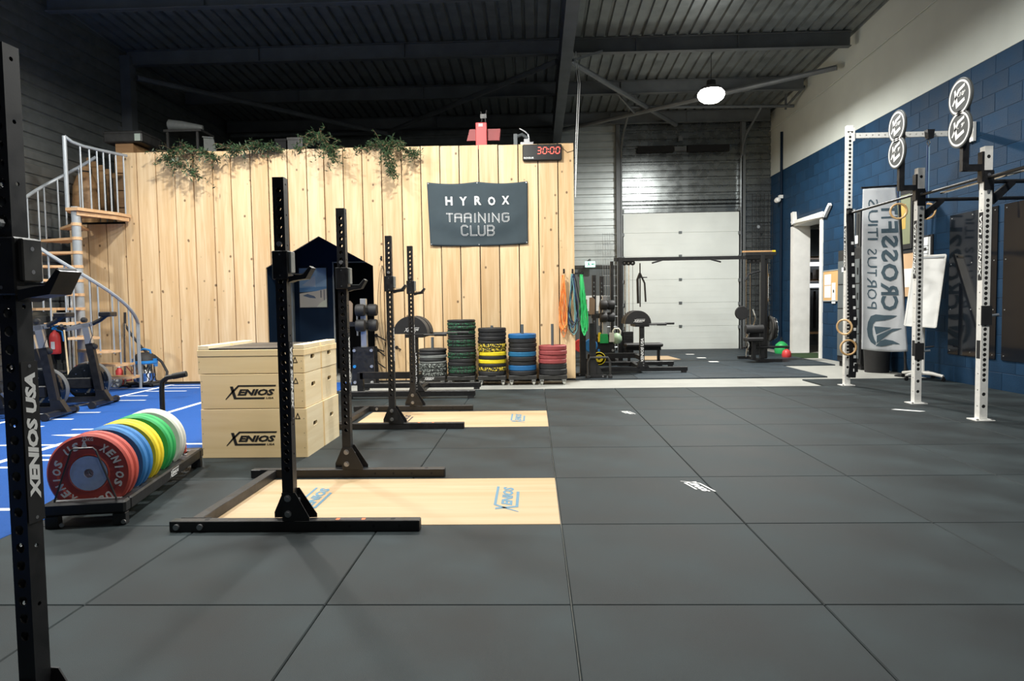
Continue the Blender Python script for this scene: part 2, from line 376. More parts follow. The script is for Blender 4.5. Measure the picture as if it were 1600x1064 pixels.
for c in range(-3, 6):
    for r in range(-4, 7):
        if c in (-2, -1) and r in (1, 4): continue
        if c == 5: tcol = tile_mesh(RX-(G0X+5)-.004, 1, M['tile']) if r == -4 else tcol
        if c == 5 and (r < 0): pass
        link('rubber_tile', tcol if c == 5 else t1, fl, (G0X+c, G0Y+r, R.uniform(-.0008, .0008)))
for x0, x1 in ((4.12, 5.137), (5.137, 6.095)):       # the part row behind the white rig
    link('rubber_tile', tile_mesh(x1-x0, .85, M['tile']), fl, (x0, G0Y+7, 0))
# back training area, zigzag right edge
for r, (y, n) in enumerate(((10.87, 4), (11.87, 4), (12.87, 5), (13.87, 5), (14.87, 5), (15.87, 5), (16.87, 5))):
    d = .8 if y > 16.5 else 1
    for c in range(n):
        x0 = .66+c*1.0
        link('rubber_tile', tile_mesh(1, d, M['tileb']), fl, (x0+(.06 if r % 2 and c == n-1 else 0)*0, y, R.uniform(-.0008, .0008)))
# the angled cut pieces of the right edge
link('rubber_tile', MB().prism([(0, 0), (.52, 0), (.10, 1.5), (0, 1.5)], (4.662, 10.874, -.02), (1, 0, 0), (0, 1, 0), (0, 0, .02)).mesh('rubber_tile', M['tileb']), fl) if False else None
struct('floor_mat_green', MB().box(5.62, 6.55, 14.62, 15.9, -.02, -.004), M['green'])
# ---- blue turf lane with white markings
tf = thing('turf_carpet', 'blue artificial turf carpet with white line markings along the plank wall', 'turf', (-5.4, 4, -.02))
o = V(-5.4, 4, -.02)
MB(o).box(LX+.02, -2.872, -1.4, WALLY-.06, -.02, -.004).build('pile', M['turf'], tf)
MB(o).box(-5.905, -5.835, -1.3, 10.75, -.004, -.0025).build('lane_line', M['line'], tf)
MB(o).box(-4.375, -4.305, -1.3, 10.75, -.004, -.0025).build('lane_line', M['line'], tf)
for y, x0, x1 in ((5.96, -5.8, -2.875), (4.0, -5.8, -2.875), (2.0, -5.8, -2.875), (9.9, -5.81, -5.2), (9.4, -5.81, -5.5), (8.92, -5.62, -5.25), (10.3, -6.7, -5.2), (10.62, -5.8, -4.0),
                  (7.88, -5.5, -5.2), (7.4, -5.5, -5.2), (6.94, -5.5, -5.2), (6.75, -4.75, -4.5), (5.52, -4.22, -4.05), (5.35, -4.1, -3.95), (5.1, -4.22, -4.05)):
    MB(o).box(x0, x1, y-.025, y+.025, -.004, -.0028).build('yard_mark', M['line'], tf)
MB(o).prism([(-4.75, 6.44), (-4.45, 6.36), (-4.45, 6.50)], (0, 0, -.004), (1, 0, 0), (0, 1, 0), (0, 0, .0015)).build('yard_mark', M['line'], tf)
# ---- plank partition with a house-shaped opening and a low part by the stairs
PB = [.672] + [float(PY(x, 300, WALLY).x) for x in (872, 841, 810, 779, 748.6, 718, 688, 658, 628, 596.7, 566.5, 537, 507, 480, 450, 420, 392, 361.5, 333, 303, 274, 244.5, 215, 193)]
while PB[-1] > -7.45: PB.append(PB[-1]-.31)
HA, HB, HE, HT, HXC = -4.335, -2.58, 1.868, 2.362, -3.455      # opening: left, right, eaves, ridge, centre
def hz(x): return HE+(HT-HE)*(1-abs(x-HXC)/((HB-HA)/2))
wm = sroot('wall_middle')
for i in range(len(PB)-1):
    x1, x0 = PB[i]-.008, PB[i+1]+.008
    top = 3.755+R.uniform(-.006, .006) if x0 > -6.72 else 2.62
    z0 = .0
    if x1 <= HA or x0 >= HB: bot = [(x0, z0), (x1, z0)]
    else:
        bot = []
        a, b = max(x0, HA), min(x1, HB)
        if x0 < HA: bot += [(x0, z0), (HA, z0)]
        bot.append((a, hz(a)))
        if a < HXC < b: bot.append((HXC, HT))
        bot.append((b, hz(b)))
        if x1 > HB: bot += [(HB, z0), (x1, z0)]
    dy = R.uniform(-.004, .004)
    MB().prism([(x, z) for x, z in bot] + [(x1, top), (x0, top)], (0, WALLY+dy, 0), (1, 0, 0), (0, 0, 1), (0, .045, 0)).build('plank', M['wood'], wm)
ws = sroot('wall_side')                              # the returning side of the plank room
for k in range(22):
    y0 = WALLY+.047+k*.3
    MB().box(.632, .668, y0, y0+.296, 0, 3.75).build('plank', M['wood'], ws)
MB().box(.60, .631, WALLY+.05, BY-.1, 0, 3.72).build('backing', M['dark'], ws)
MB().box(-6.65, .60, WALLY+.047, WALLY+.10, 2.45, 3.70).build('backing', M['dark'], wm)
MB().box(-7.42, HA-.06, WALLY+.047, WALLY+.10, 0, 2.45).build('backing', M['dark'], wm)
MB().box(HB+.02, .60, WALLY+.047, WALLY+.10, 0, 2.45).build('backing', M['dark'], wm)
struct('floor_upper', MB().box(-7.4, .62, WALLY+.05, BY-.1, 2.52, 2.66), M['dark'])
struct('baseboard_middle', MB().box(-7.4, HA, WALLY-.015, WALLY-.004, -.02, .03).box(HB, .66, WALLY-.015, WALLY-.004, -.02, .012), M['matte'])
# alcove behind the opening
al = sroot('wall_alcove')
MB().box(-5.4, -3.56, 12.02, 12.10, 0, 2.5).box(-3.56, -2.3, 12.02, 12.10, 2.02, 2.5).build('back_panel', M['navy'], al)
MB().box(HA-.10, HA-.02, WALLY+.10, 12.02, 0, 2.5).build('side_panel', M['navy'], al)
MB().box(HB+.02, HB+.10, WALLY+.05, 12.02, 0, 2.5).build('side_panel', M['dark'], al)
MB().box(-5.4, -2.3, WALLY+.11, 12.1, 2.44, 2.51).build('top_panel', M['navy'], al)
d3 = sroot('door_3')                                 # dark doorway in the alcove with a thin pale frame
MB().box(-3.57, -3.545, 11.99, 12.03, 0, 2.02).box(-3.545, -2.62, 11.99, 12.03, 2.0, 2.02).build('frame', M['liner'], d3)
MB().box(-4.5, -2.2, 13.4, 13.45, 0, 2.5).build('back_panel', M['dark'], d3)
MB().box(-4.30, -4.20, 11.72, 11.80, 0, 2.46).build('door_leaf', M['cab'], d3)
# ---- back wall: horizontal steel cladding trays
def tray(L, h=.4, y=0):
    prof = [(0, 0), (0, .03), (-.028, .045), (-.028, .165), (-.002, .18), (-.002, .20), (-.028, .215), (-.028, .36), (0, .375), (0, h)]
    q = MB(); n = len(prof)
    q.add([(0, a, b) for a, b in prof]+[(L, a, b) for a, b in prof], [(i, i+1, n+i+1, n+i) for i in range(n-1)]); return q
wb = sroot('wall_back')
full = tray(RX+.1-LX).mesh('cladding_tray', M['clad']); fulld = tray(.62-LX).mesh('cladding_tray', M['cladd'])
lt = tray(2.26-.6).mesh('cladding_tray', M['clad_lit']); rt = tray(RX+.05-5.34).mesh('cladding_tray', M['clad']); up = tray(5.34-2.26).mesh('cladding_tray', M['clad'])
for k in range(15):
    z = k*.4-.02
    link('cladding_tray', fulld, wb, (LX, BY, z))
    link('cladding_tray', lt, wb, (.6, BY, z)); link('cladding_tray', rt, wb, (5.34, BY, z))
    if z > 3.5: link('cladding_tray', up, wb, (2.26, BY, z))
    elif z > 3.1: link('cladding_tray', tray(5.34-2.26, .12).mesh('cladding_tray', M['clad']), wb, (2.26, BY, 3.50-.02))
MB().box(LX-.1, RX+.3, BY+.02, BY+.1, -.02, 6.3).build('backing', M['dark'], wb)
for x in (2.20, 5.36): MB().box(x-.05, x+.05, BY-.20, BY-.03, -.02, 5.9).build('steel_post', M['steel'], wb)
# ---- left wall: the same trays
wl = sroot('wall_left')
ltm = tray(BY+1.2).mesh('cladding_tray', M['cladd'])
for k in range(16):
    t = link('cladding_tray', ltm, wl, (LX, BY, k*.4-.02)); t.rotation_euler = (0, 0, -PI/2); t.scale = (1, -1, 1)
MB().box(LX-.12, LX-.02, -1.2, BY+.1, -.02, 7).build('backing', M['dark'], wl)
MB().box(LX+.02, LX+.22, 13.0, 13.2, -.02, 6.1).build('steel_post', M['steel'], wl)
# ---- right wall: painted blocks below, plaster above, with the doorway of the locker room
wr = sroot('wall_right')
DY0, DY1, DZ = 14.60, 16.12, 2.98
MB().box(RX+.005, RX+.34, 3.5, DY0, -.02, 4.39).box(RX+.005, RX+.34, DY1, BY, -.02, 4.39).box(RX+.005, RX+.34, DY0, DY1, DZ, 4.39).build('block_core', M['mortar'], wr)
MB().box(RX-.002, RX+.34, 3.5, BY, 4.39, 7.0).build('upper_wall', M['plaster'], wr)
CH = 4.405/18; J = .0025
cells = []
for r in range(18):
    y = 3.5-(.25 if r % 2 else 0)
    while y < BY-.01:
        a, b = max(y, 3.5), min(y+.5, BY); y += .5
        z0, z1 = -.02+r*CH, -.02+(r+1)*CH
        if z0 < DZ-.05 and b > DY0 and a < DY1:
            if a < DY0-.06: cells.append((a, DY0-.0, z0, z1))
            if b > DY1+.06: cells.append((DY1, b, z0, z1))
            continue
        cells.append((a, b, z0, z1))
bmesh_cache = {}
rest = MB(); cells.sort(key=lambda c: (c[1] < 7.6, c[0])); n = 0
def blockq(q, a, b, z0, z1, x=RX):
    e = .004
    A = [(x+.011, a+J, z0+J), (x+.011, b-J, z0+J), (x+.011, b-J, z1-J), (x+.011, a+J, z1-J)]
    B = [(x+.003, a+J, z0+J), (x+.003, b-J, z0+J), (x+.003, b-J, z1-J), (x+.003, a+J, z1-J)]
    Cc = [(x, a+J+e, z0+J+e), (x, b-J-e, z0+J+e), (x, b-J-e, z1-J-e), (x, a+J+e, z1-J-e)]
    q.add(A+B+Cc, [(i, (i+1) % 4, 4+(i+1) % 4, 4+i) for i in range(4)]+[(4+i, 4+(i+1) % 4, 8+(i+1) % 4, 8+i) for i in range(4)]+[(8, 9, 10, 11)])
for (a, b, z0, z1) in cells:
    if n < 300:
        k = round(b-a, 3)
        if k not in bmesh_cache:
            q = MB(); blockq(q, 0, b-a, 0, CH, 0); bmesh_cache[k] = q.mesh('block', M['blue'])
        link('block', bmesh_cache[k], wr, (RX+R.uniform(-.0015, .0015), a, z0)); n += 1
    else: blockq(rest, a, b, z0, z1)
rest.build('far_blocks', M['blue'], wr)['kind'] = 'stuff'
MB().tube([PX(1200, 207, RX-.03), PX(1290, 140, RX-.03), PX(1440, 18, RX-.03), PX(1500, -30, RX-.03)], .012, 6).build('cable_conduit', M['plaster'], wr)
MB().tube([(RX-.03, 16.85, .3), (RX-.03, 16.85, 5.3)], .035, 8).build('conduit', M['navy'], wr)
d2 = sroot('door_2')
MB().box(RX-.03, RX+.36, DY1-.05, DY1+.12, -.02, DZ+.05).build('frame_side', M['white'], d2)
MB().box(RX-.03, RX+.06, DY0-.10, DY0+.02, -.02, DZ+.05).build('frame_side', M['white'], d2)
MB().box(RX-.03, RX+.36, DY0-.10, DY1+.12, DZ-.04, DZ+.09).build('frame_top', M['white'], d2)
# locker room behind the doorway
wk = sroot('wall_locker_room')
MB().box(6.3, 9.4, 18.8, 18.9, -.02, 4.2).box(9.3, 9.4, 13, 18.9, -.02, 4.2).box(6.45, 9.4, 13.0, 13.1, -.02, 4.2).build('panel', M['cab'], wk)
MB().box(6.35, 9.4, 13, 18.9, 4.15, 4.25).build('ceiling_panel', M['plaster'], wk)
for k in range(6): MB().box(6.44, 9.3, 15.3+k*.6, 15.42+k*.6, 3.1, 3.3).build('ceiling_slat', M['white'], wk)
# ---- sectional door in the back wall
d1 = sroot('door_1'); X0, X1 = 2.33, 5.27
zs = [.0, .6, 1.2, 1.8, 2.4, 3.0, 3.5]
for k in range(6):
    q = MB().box(X0, X1, BY-.12, BY-.08, zs[k]+.0015, zs[k+1]-.0015, .003)
    for j in range(1, 4):
        z = zs[k]+(zs[k+1]-zs[k])*j/4; q.box(X0+.02, X1-.02, BY-.1225, BY-.12, z-.006, z+.006)
    q.build('door_panel', M['rdoor'], d1)
    if k: MB().box(3.74, 3.82, BY-.145, BY-.121, zs[k]-.03, zs[k]+.03).build('hinge', M['cab'], d1)
    for x in (X0-.03, X1+.03): MB().box(x-.05, x+.05, BY-.16, BY-.10, zs[k]+.52, zs[k]+.60).build('roller_bracket', M['steel'], d1)
for x in (X0-.05, X1+.05):
    MB().box(x-.02, x+.02, BY-.2, BY-.13, -.02, 4.9).build('track', M['galv'] if x > 3 else M['steel'], d1)
    q = MB().tube([(x, BY-.16, 4.85), (x, BY-.28, 5.15), (x, BY-.55, 5.35), (x, BY-1.75, 5.72)], .028, 6); q.build('track', M['steel'], d1)
MB().tube([(X0-.05, BY-1.75, 5.72), (X1+.75, BY-1.75, 5.66)], .035, 6).build('cross_tube', M['steel'], d1)
MB().box(2.7, 3.6, BY-.22, BY-.1, 5.02, 5.18).box(3.95, 5.0, BY-.22, BY-.1, 5.02, 5.18).build('spring_shaft', M['matte'], d1)
MB().box(3.62, 3.92, BY-.22, BY-.1, 5.05, 5.15).box(3.73, 3.83, BY-.2, BY-.1, 5.3, 5.42).build('shaft_bracket', M['steel'], d1)
d4 = sroot('door_4')                                  # grey service door left of the sectional door
MB().box(.95, 2.12, BY-.09, BY-.05, -.02, 2.12).build('door_leaf', M['cab'], d4)
MB().box(.72, 2.16, BY-.12, BY-.06, 2.12, 2.2).build('frame_top', M['blkgrey'], d4)
MB().box(1.36, 1.86, BY-.095, BY-.088, 1.02, 1.42).build('notice', M['paper'], d4)
# ---- ceiling: ribbed deck sheets, purlins, rafter, braces
ce = sroot('ceiling')
SL = Vector((0, 1, -.05)); 
def deckq(wd):
    q = MB(); prof = []; x = 0
    while x < wd-.01: prof += [(x, 0), (x+.15, 0), (x+.165, .045), (x+.205, .045)]; x += .22
    prof.append((wd, 0)); n = len(prof); y0, y1 = -1.3, BY+.05
    q.add([(a, y0, roofz(y0)+b) for a, b in prof]+[(a, y1, roofz(y1)+b) for a, b in prof], [(i, i+1, n+i+1, n+i) for i in range(n-1)])
    return q.mesh('roof_sheet', M['deck'])
dm = deckq(1.1); x = LX-.1
while x < RX+.1: link('roof_sheet', dm, ce, (x, 0, 0)); x += 1.1
MB().box(LX-.2, RX+.4, -1.4, BY+.1, 7.05, 7.1).build('roof_cover', M['dark'], ce)
def ibeam(q, p, q2, h, w, t=.012):
    p = Vector(p); r = Vector(q2)
    q.bar(p, r, t, h); q.bar(p+V(0, 0, h/2-t/2), r+V(0, 0, h/2-t/2), w, t); q.bar(p-V(0, 0, h/2-t/2), r-V(0, 0, h/2-t/2), w, t)
    return q
for y in (17.35, 15.28, 13.1, 10.95, 8.8, 6.65, 4.5, 2.35):
    z = roofz(y)-.01
    q = MB(); ibeam(q, (LX+.12, y, z-.14), (RX-.13, y, z-.14), .28, .13)
    q.build('purlin', M['steel'], ce)
    for x in (-5.2, -2.4, 2.0, 3.9):
        if y > 10: MB().box(x-.01, x+.01, y-.06, y+.06, z-.26, z-.02).build('stiffener', M['steel'], ce)
q = MB(); ibeam(q, (.63, -1.2, roofz(-1.2)-.55), (.63, BY-.1, roofz(BY)-.55), .5, .2, .016); q.build('rafter', M['steel'], ce)
MB().box(.53, .73, BY-.25, BY-.05, 2.7, 5.3).build('steel_post', M['steel'], ce)
for p, r in (((.75, 13.1, 5.80), (3.6, 17.2, 5.62)), ((5.95, 13.6, 5.72), (.75, 17.2, 5.55)), ((.5, 13.1, 5.80), (-3.6, 17.2, 5.6)), ((-7.6, 13.1, 5.7), (-3.6, 17.2, 5.55)), ((-3.6, 17.2, 5.6), (-7.6, 17.2, 5.6))):
    MB().tube([p, r], .055, 8).build('brace', M['steel'], ce)
for p, r in (((.75, 12.2, 5.5), (1.35, 13.05, 5.95)), ((1.9, 15.28, 5.85), (2.4, 16.0, 5.6)), ((2.4, 16.0, 6.0), (2.4, 16.0, 5.7)), ((5.85, 16.0, 5.95), (5.85, 16.0, 5.6)), ((6.0, 15.3, 5.9), (5.85, 16.0, 5.65))):
    MB().bar(p, r, .04, .04).build('hanger', M['steel'], ce)
for k, dx in enumerate((0, .05)):
    MB().tube([(.80+dx, 12.9, 5.9), (.80+dx*.6, 11.6, 4.9), (.70+dx*.5, WALLY-.02, 3.75), (.69, WALLY-.02, 2.9)], .006, 5).build('hanging_cable', M['white'], ce)
# ---- lamps
for i, (x, y, z, p) in enumerate(LAMPS):  # the last one is an unseen extra, hung only for its light
    lab = 'lit round high bay lamp hanging on a thin cable above the sectional door' if i == 0 else 'round high bay lamp hanging over the rubber floor out of the picture'
    t = thing('high_bay_lamp', lab, 'lamp', (x, y, z), 0, 'high bay lamps')
    MB().lathe([(.02, .16), (.08, .15), (.09, .06), (.19, .02), (.20, -.03), (.185, -.03), (.17, .0), (.0, .01)], 20).build('housing', M['blkgrey'], t, True)
    if i == 0: MB().lathe([(.20, -.028), (.245, -.08), (.25, -.13), (.22, -.19), (.15, -.24), (.07, -.26), (0, -.265)], 24).build('diffuser', M['lamp'], t, True)
    else: MB().lathe([(.172, -.028), (.165, -.04), (.13, -.055), (.07, -.062), (0, -.064)], 20).build('diffuser', M['lamp'], t, True)
    MB().cyl((0, 0, .16), (0, 0, roofz(y)-z-.33), .006, 5).build('cable', M['matte'], t)
# ================================================================ SQUAT STANDS
HOLES = [.34+k*.048 for k in range(32) if .34+k*.048 < 1.86]
def make_stand(loc, rz, label, cz, crear, top=1.895, pz=.60, hw=.03):
    t = thing('squat_stand', label, 'rack', loc, rz, 'black squat stands')
    for y, xl, xr in ((0, -.655, .705), (1.145, -.69, .69)):
        q = MB().box(xl, xr, y-.03, y+.03, 0, .06, .003); q.build('foot', M['blk'], t)
        e = MB()
        for x in (xl-.002, xr-.001): e.box(x, x+.004, y-.028, y+.028, .003, .057)
        e.build('end_cap', M['rub'], t)
        for x in (-.46, .56): MB().disc((x, y, .0608), .014, (0, 0, 1), 12).build('slot_hole', M['matte'], t)
        for x in (.20, .33, .46, .60): MB().disc((x, y-.0305, .03), .008, (0, -1, 0), 8).build('side_hole', M['matte'], t)
        if y == 0: MB().flat([(0, 0), (.16, 0), (.16, .03), (0, .03)], (.25, -.018, .0608), (1, 0, 0), (0, 1, 0)).build('warning_sticker', M['inkbrown'], t)
        if y == 0:
            q = MB(); [q.flat([(0, 0), (.02, 0), (.02, .03), (0, .03)], (x, -.018, .0612), (1, 0, 0), (0, 1, 0)) for x in (.25, .39)]; q.build('sticker_end', mat('orange_print', (.7, .16, .05), .6), t)
        hole = [h for h in HOLES if not (cz-.03 < h < cz+.17)]
        up = MB().holetube(-hw, hw, y-hw, y+hw, .06, top, HOLES, [k*.16+.42 for k in range(10)], .0138, .006, .046)
        up.build('upright', M['blk'], t)
        g = MB()
        g.prism([(-.032, .0), (.115, .0), (.115, .02), (.042, .155), (-.032, .155)], (0, y-.036, .06), (1, 0, 0), (0, 0, 1), (0, .005, 0))
        g.build('gusset_plate', M['blk'], t)
        g = MB().prism([(-.10, .0), (.135, .0), (.135, .02), (.042, .165), (-.04, .165), (-.10, .03)], (0, y+.031, .06), (1, 0, 0), (0, 0, 1), (0, .005, 0)); g.build('gusset_plate', M['blk'], t)
        for z in (.10, .185):
            MB().cyl((.0, y-.036, z), (0, y-.052, z), .014, 6).cyl((0, y-.036, z), (0, y-.039, z), .019, 12).build('bolt', M['bolt'], t)
        MB().cyl((.031, y+.012, .165), (.05, y+.012, .165), .012, 6).build('bolt', M['bolt'], t)
        # J-cup: sleeve, pale liner, arm with raised lip
        c = cz if y == 0 else crear
        j = MB().box(-.042, .042, y-.04, y+.042, c, c+.15, .004)
        j.prism([(.042, .0), (.085, .008), (.122, .012), (.156, .052), (.168, .046), (.134, -.012), (.07, -.02), (.042, -.03)], (0, y-.036, c+.012), (1, 0, 0), (0, 0, 1), (0, .072, 0))
        jo = j.build('j_cup', M['blk'], t)
        l = MB().box(.0425, .058, y-.03, y+.032, c+.035, c+.146, .003)
        l.prism([(.058, .0), (.12, .0), (.155, .038), (.158, .034), (.124, -.004), (.058, -.004)], (0, y-.03, c+.030), (1, 0, 0), (0, 0, 1), (0, .062, 0))
        l.build('liner', M['liner'] if loc[1] > 2 else M['blkgrey'], jo)  # farther liners paler: their gloss is put into the colour
        sc = MB(); [sc.disc((.0585, y, c+q2), .006, (1, 0, 0), 8) for q2 in (.06, .12)]; [sc.disc((0, y-.0405, c+q2), .005, (0, -1, 0), 8) for q2 in (.02, .13)]
        sc.build('screw', M['bolt'], jo)
        MB().cyl((0, y-.031, c+.185), (0, y-.045, c+.185), .013, 8).build('pop_pin', M['silver'], t)
        # name plate on the inner side
        MB().box(.0302, .0315, y-.026, y+.026, pz, pz+.43).build('name_plate', M['matte'], t)
        q = MB(); put_text(q, 'XENIOS USA', (.0322, y+.016, pz+.06), (0, 0, 1), (0, -1, 0), .34, .034, .2, .055)
        put_text(q, '100 SERIES', (.0322, y+.012, pz+.02), (0, 0, 1), (0, -1, 0), .03, .02, 0, .01) if False else None
        q.build('name_lettering', M['print'], t)
        sc = MB(); [sc.disc((.0322, y, pz+q2), .005, (1, 0, 0), 8) for q2 in (.012, .418)]; sc.build('plate_screw', M['bolt'], t)
    MB().box(-.565, -.505, .03, 1.115, 0, .06, .003).build('cross_beam', M['blk'], t)
    for yy in (.030, 1.109): MB().box(-.62, -.45, yy, yy+.006, .0, .062).build('end_plate', M['blk'], t)
    for y in (-.03, 1.115):
        for x in (-.635 if y < 0 else -.60, -.505 if y < 0 else -.44):
            MB().cyl((x+.02, y, .03), (x+.02, y-.014, .03), .016, 10).build('bolt', M['bolt'], t)
    return t
make_stand((-1.335, 3.585, 0), 0, 'black perforated squat stand on the nearer bamboo platform, before the jerk blocks', 1.36, 1.335)
make_stand((-1.405, 6.60, 0), 0, 'black perforated squat stand on the far bamboo platform by the plate stacks', 1.355, 1.35)
make_stand((-1.487, .609, 0), math.radians(-6), 'black squat stand post cut off by the left edge of the picture', 1.25, 1.25, 1.895, .645, .025)
# ---- lifting platforms set into the tiles
for i, (r, w) in enumerate((('nearer', 1), ('far', 4))):
    o = V(G0X-1, G0Y+w+.5, -.02)
    t = thing('lifting_platform', f'bamboo lifting platform inlaid in the rubber floor under the {r} squat stand', 'platform', o, 0, 'bamboo lifting platforms')
    MB(o).box(G0X-1.996, G0X-.004, G0Y+w+.004, G0Y+w+.996, -.02, .0, .002).build('board', M['woodx'], t)
    for xx, mm in ((G0X-.30, M['inkblue']), (G0X-1.52, M['inkblue'] if i == 0 else M['inkbrown'])):
        q = MB(o); put_logo(q, (xx-.13, G0Y+w+.20, .0012), (0, 1, 0), (1, 0, 0), .58, False)
        for p in q.v: pass
        q2 = MB(o); put_logo(q2, (xx+.06, G0Y+w+.22, .0012), (0, 1, 0), (-1, 0, 0), .56, False); q2.build('printed_logo', mm, t)
# floor stickers
for (px, py, L, ax, lab) in ((1082, 760, .28, 1, 'white logo sticker on a rubber tile in mid floor'), (978, 645, .24, 1, 'small white logo sticker on a rubber tile beyond the platforms')):
    p = PZ(px, py, .001); q = MB(p); put_logo(q, p+V(-.05, .14, 0), V(.25, -1, 0).normalized(), V(1, .12, 0).normalized()*1.35, L, False)
    tag(q.build('floor_sticker', M['print'], None), lab, 'sticker').location = p
p = PZ(1416, 641, .0015); tag(MB(p).prism([(-.13, .06), (.09, -.10), (.16, -.08), (-.06, .09)], p, (1, 0, 0), (0, 1, 0), (0, 0, .001)).build('floor_sticker', M['print']), 'blank white sticker on the floor before the white rig', 'sticker').location = p
for k, (px, py) in enumerate(((1078, 553.5), (1096, 559), (1115, 565))):
    p = PZ(px, py, .0015); tag(MB(p).prism([(-.09, -.07), (.09, -.09), (.09, .07), (-.09, .09)], p, (1, 0, 0), (0, 1, 0), (0, 0, .001)).build('floor_sticker', M['print']),
        ('far', 'middle', 'near')[k]+' one of three white stickers in a row before the sectional door', 'sticker').location = p
p = PZ(1022, 560, .0)
tag(MB(p).prism([(-.32, -.45), (.48, -.45), (.40, .55), (-.32, .55)], p, (1, 0, 0), (0, 1, 0), (0, 0, .012)).build('wooden_board', M['woodx']), 'pale wooden board lying on the floor behind the right half-round pad stand', 'board').location = p
# ================================================================ JERK BLOCKS
def slot(w, h, n=6):
    P = []
    for k in range(n+1): a = -PI/2+PI*k/n; P.append((w/2-h/2+math.cos(a)*h/2, math.sin(a)*h/2))
    for k in range(n+1): a = PI/2+PI*k/n; P.append((-(w/2-h/2)+math.cos(a)*h/2, math.sin(a)*h/2))
    return P
def holed_panel(q, o, u, v, d, w, h, cx, cz, sw, sh):
    """panel w x h with a slotted hand hole"""
    o, u, v, d = map(Vector, (o, u, v, d)); S = [(cx+a, cz+b) for a, b in slot(sw, sh)]
    bm = bmesh.new()
    A = [bm.verts.new(o+u*a+v*b) for a, b in ((0, 0), (w, 0), (w, h), (0, h))]; B = [bm.verts.new(o+u*a+v*b) for a, b in S]
    es = [bm.edges.new((A[i], A[(i+1) % 4])) for i in range(4)]+[bm.edges.new((B[i], B[(i+1) % len(B)])) for i in range(len(B))]
    bmesh.ops.triangle_fill(bm, use_beauty=True, edges=es)
    bm.verts.index_update(); vs = [p.co.copy() for p in bm.verts]; fs = [[p.index for p in f.verts] for f in bm.faces]; bm.free()
    q.add(vs, fs); q.add([p+d for p in vs], fs)
    n = len(S); q.add([o+u*a+v*b for a, b in S]+[o+u*a+v*b+d for a, b in S], [(i, (i+1) % n, n+(i+1) % n, n+i) for i in range(n)])
    q.add([o+u*a+v*b for a, b in ((0, 0), (w, 0), (w, h), (0, h))]+[o+u*a+v*b+d for a, b in ((0, 0), (w, 0), (w, h), (0, h))], [(i, (i+1) % 4, 4+(i+1) % 4, 4+i) for i in range(4)])
    return q
X0, X1 = -2.705, -1.842
for si, (y0, y1, sn) in enumerate(((5.362, 5.80, 'front'), (5.815, 6.255, 'rear'))):
    for k, (z0, z1, kn) in enumerate(((0, .3965, 'bottom'), (.402, .6805, 'middle'), (.686, .878, 'top'))):
        dx = (0, .004, -.006)[k]+R.uniform(-.004, .004); a, b = X0+dx, X1+dx+(0, .012, -.002)[k]*-1
        o = V((a+b)/2, (y0+y1)/2, z0)
        extra = ' with a black rubber surface' if k == 2 else ''
        t = thing('jerk_block', f'plywood jerk block with hand holes{extra}, {kn} of the {sn} stack', 'box', o, 0, 'stacked plywood jerk blocks')
        MB(o).box(a, b, y0, y0+.018, z0, z1, .002).build('front_panel', M['ply'], t)
        MB(o).box(a, b, y1-.018, y1, z0, z1, .002).build('back_panel', M['ply'], t)
        MB(o).box(a, a+.018, y0+.018, y1-.018, z0, z1).build('side_panel', M['ply'], t)
        q = MB(o); holed_panel(q, (b, y0+.018, z0), (0, 1, 0), (0, 0, 1), (-.018, 0, 0), y1-y0-.036, z1-z0, (y1-y0)/2-.02, (z1-z0)*.62, .10, .036); q.build('side_panel', M['woodp'], t)
        if k < 2: MB(o).box(a+.018, b-.018, y0+.018, y1-.018, z1-.02, z1-.002).build('top_panel', M['ply'], t)
        else:
            MB(o).box(a-.004, b+.004, y0-.003, y1+.003, z1-.052, z1, .003).build('lid', M['ply'], t)
            MB(o).box(a+.09, b-.09, y0+.01, y1-.01, z1, z1+.012).build('rubber_surface', M['blkgrey'], t)
            for x in (a+.0, b-.085): MB(o).box(x, x+.085, y0+.01, y1-.02, z1, z1+.036, .003).build('end_rail', M['woodp'], t)
        if si == 0:
            q = MB(o)
            if k < 2: put_logo(q, (a+.20, y0-.0012, z0+(.10 if k == 0 else .075)), (1, 0, 0), (0, 0, 1), .42)
            if k < 2: q.build('printed_logo', M['ink'], t); q = MB(o)
            zz = z0+(z1-z0)*(.80 if k == 0 else .72) if k < 2 else z0+.085
            for s, e in (((0, 0), (.035, 0)), ((.035, 0), (.0175, .042)), ((.0175, .042), (0, 0))):
                d2v = V(e[0]-s[0], 0, e[1]-s[1]).normalized()
                q.bar(V(b-.088+s[0], y0-.001, zz+s[1])-d2v*.003, V(b-.088+e[0], y0-.001, zz+e[1])+d2v*.003, .0055, .001, (0, 1, 0))
            q.build('printed_triangle', M['ink'], t); q = MB(o)
            for x in (0, .012): q.flat([(0, 0), (.006, 0), (.008, .018), (.002, .018)], (b-.125+x, y0-.0012, zz+.03), (1, 0, 0), (0, 0, 1))
            q.build('printed_inch_mark', M['ink'], t); q = MB(o)
            for zq in (.2, .5, .8): q.disc((b-.02, y0-.0012, z0+(z1-z0)*zq), .003, (0, -1, 0), 6); q.disc((a+.012, y0-.0012, z0+(z1-z0)*zq), .003, (0, -1, 0), 6)
            q.build('nail_heads', M['ink'], t)['kind'] = 'stuff'
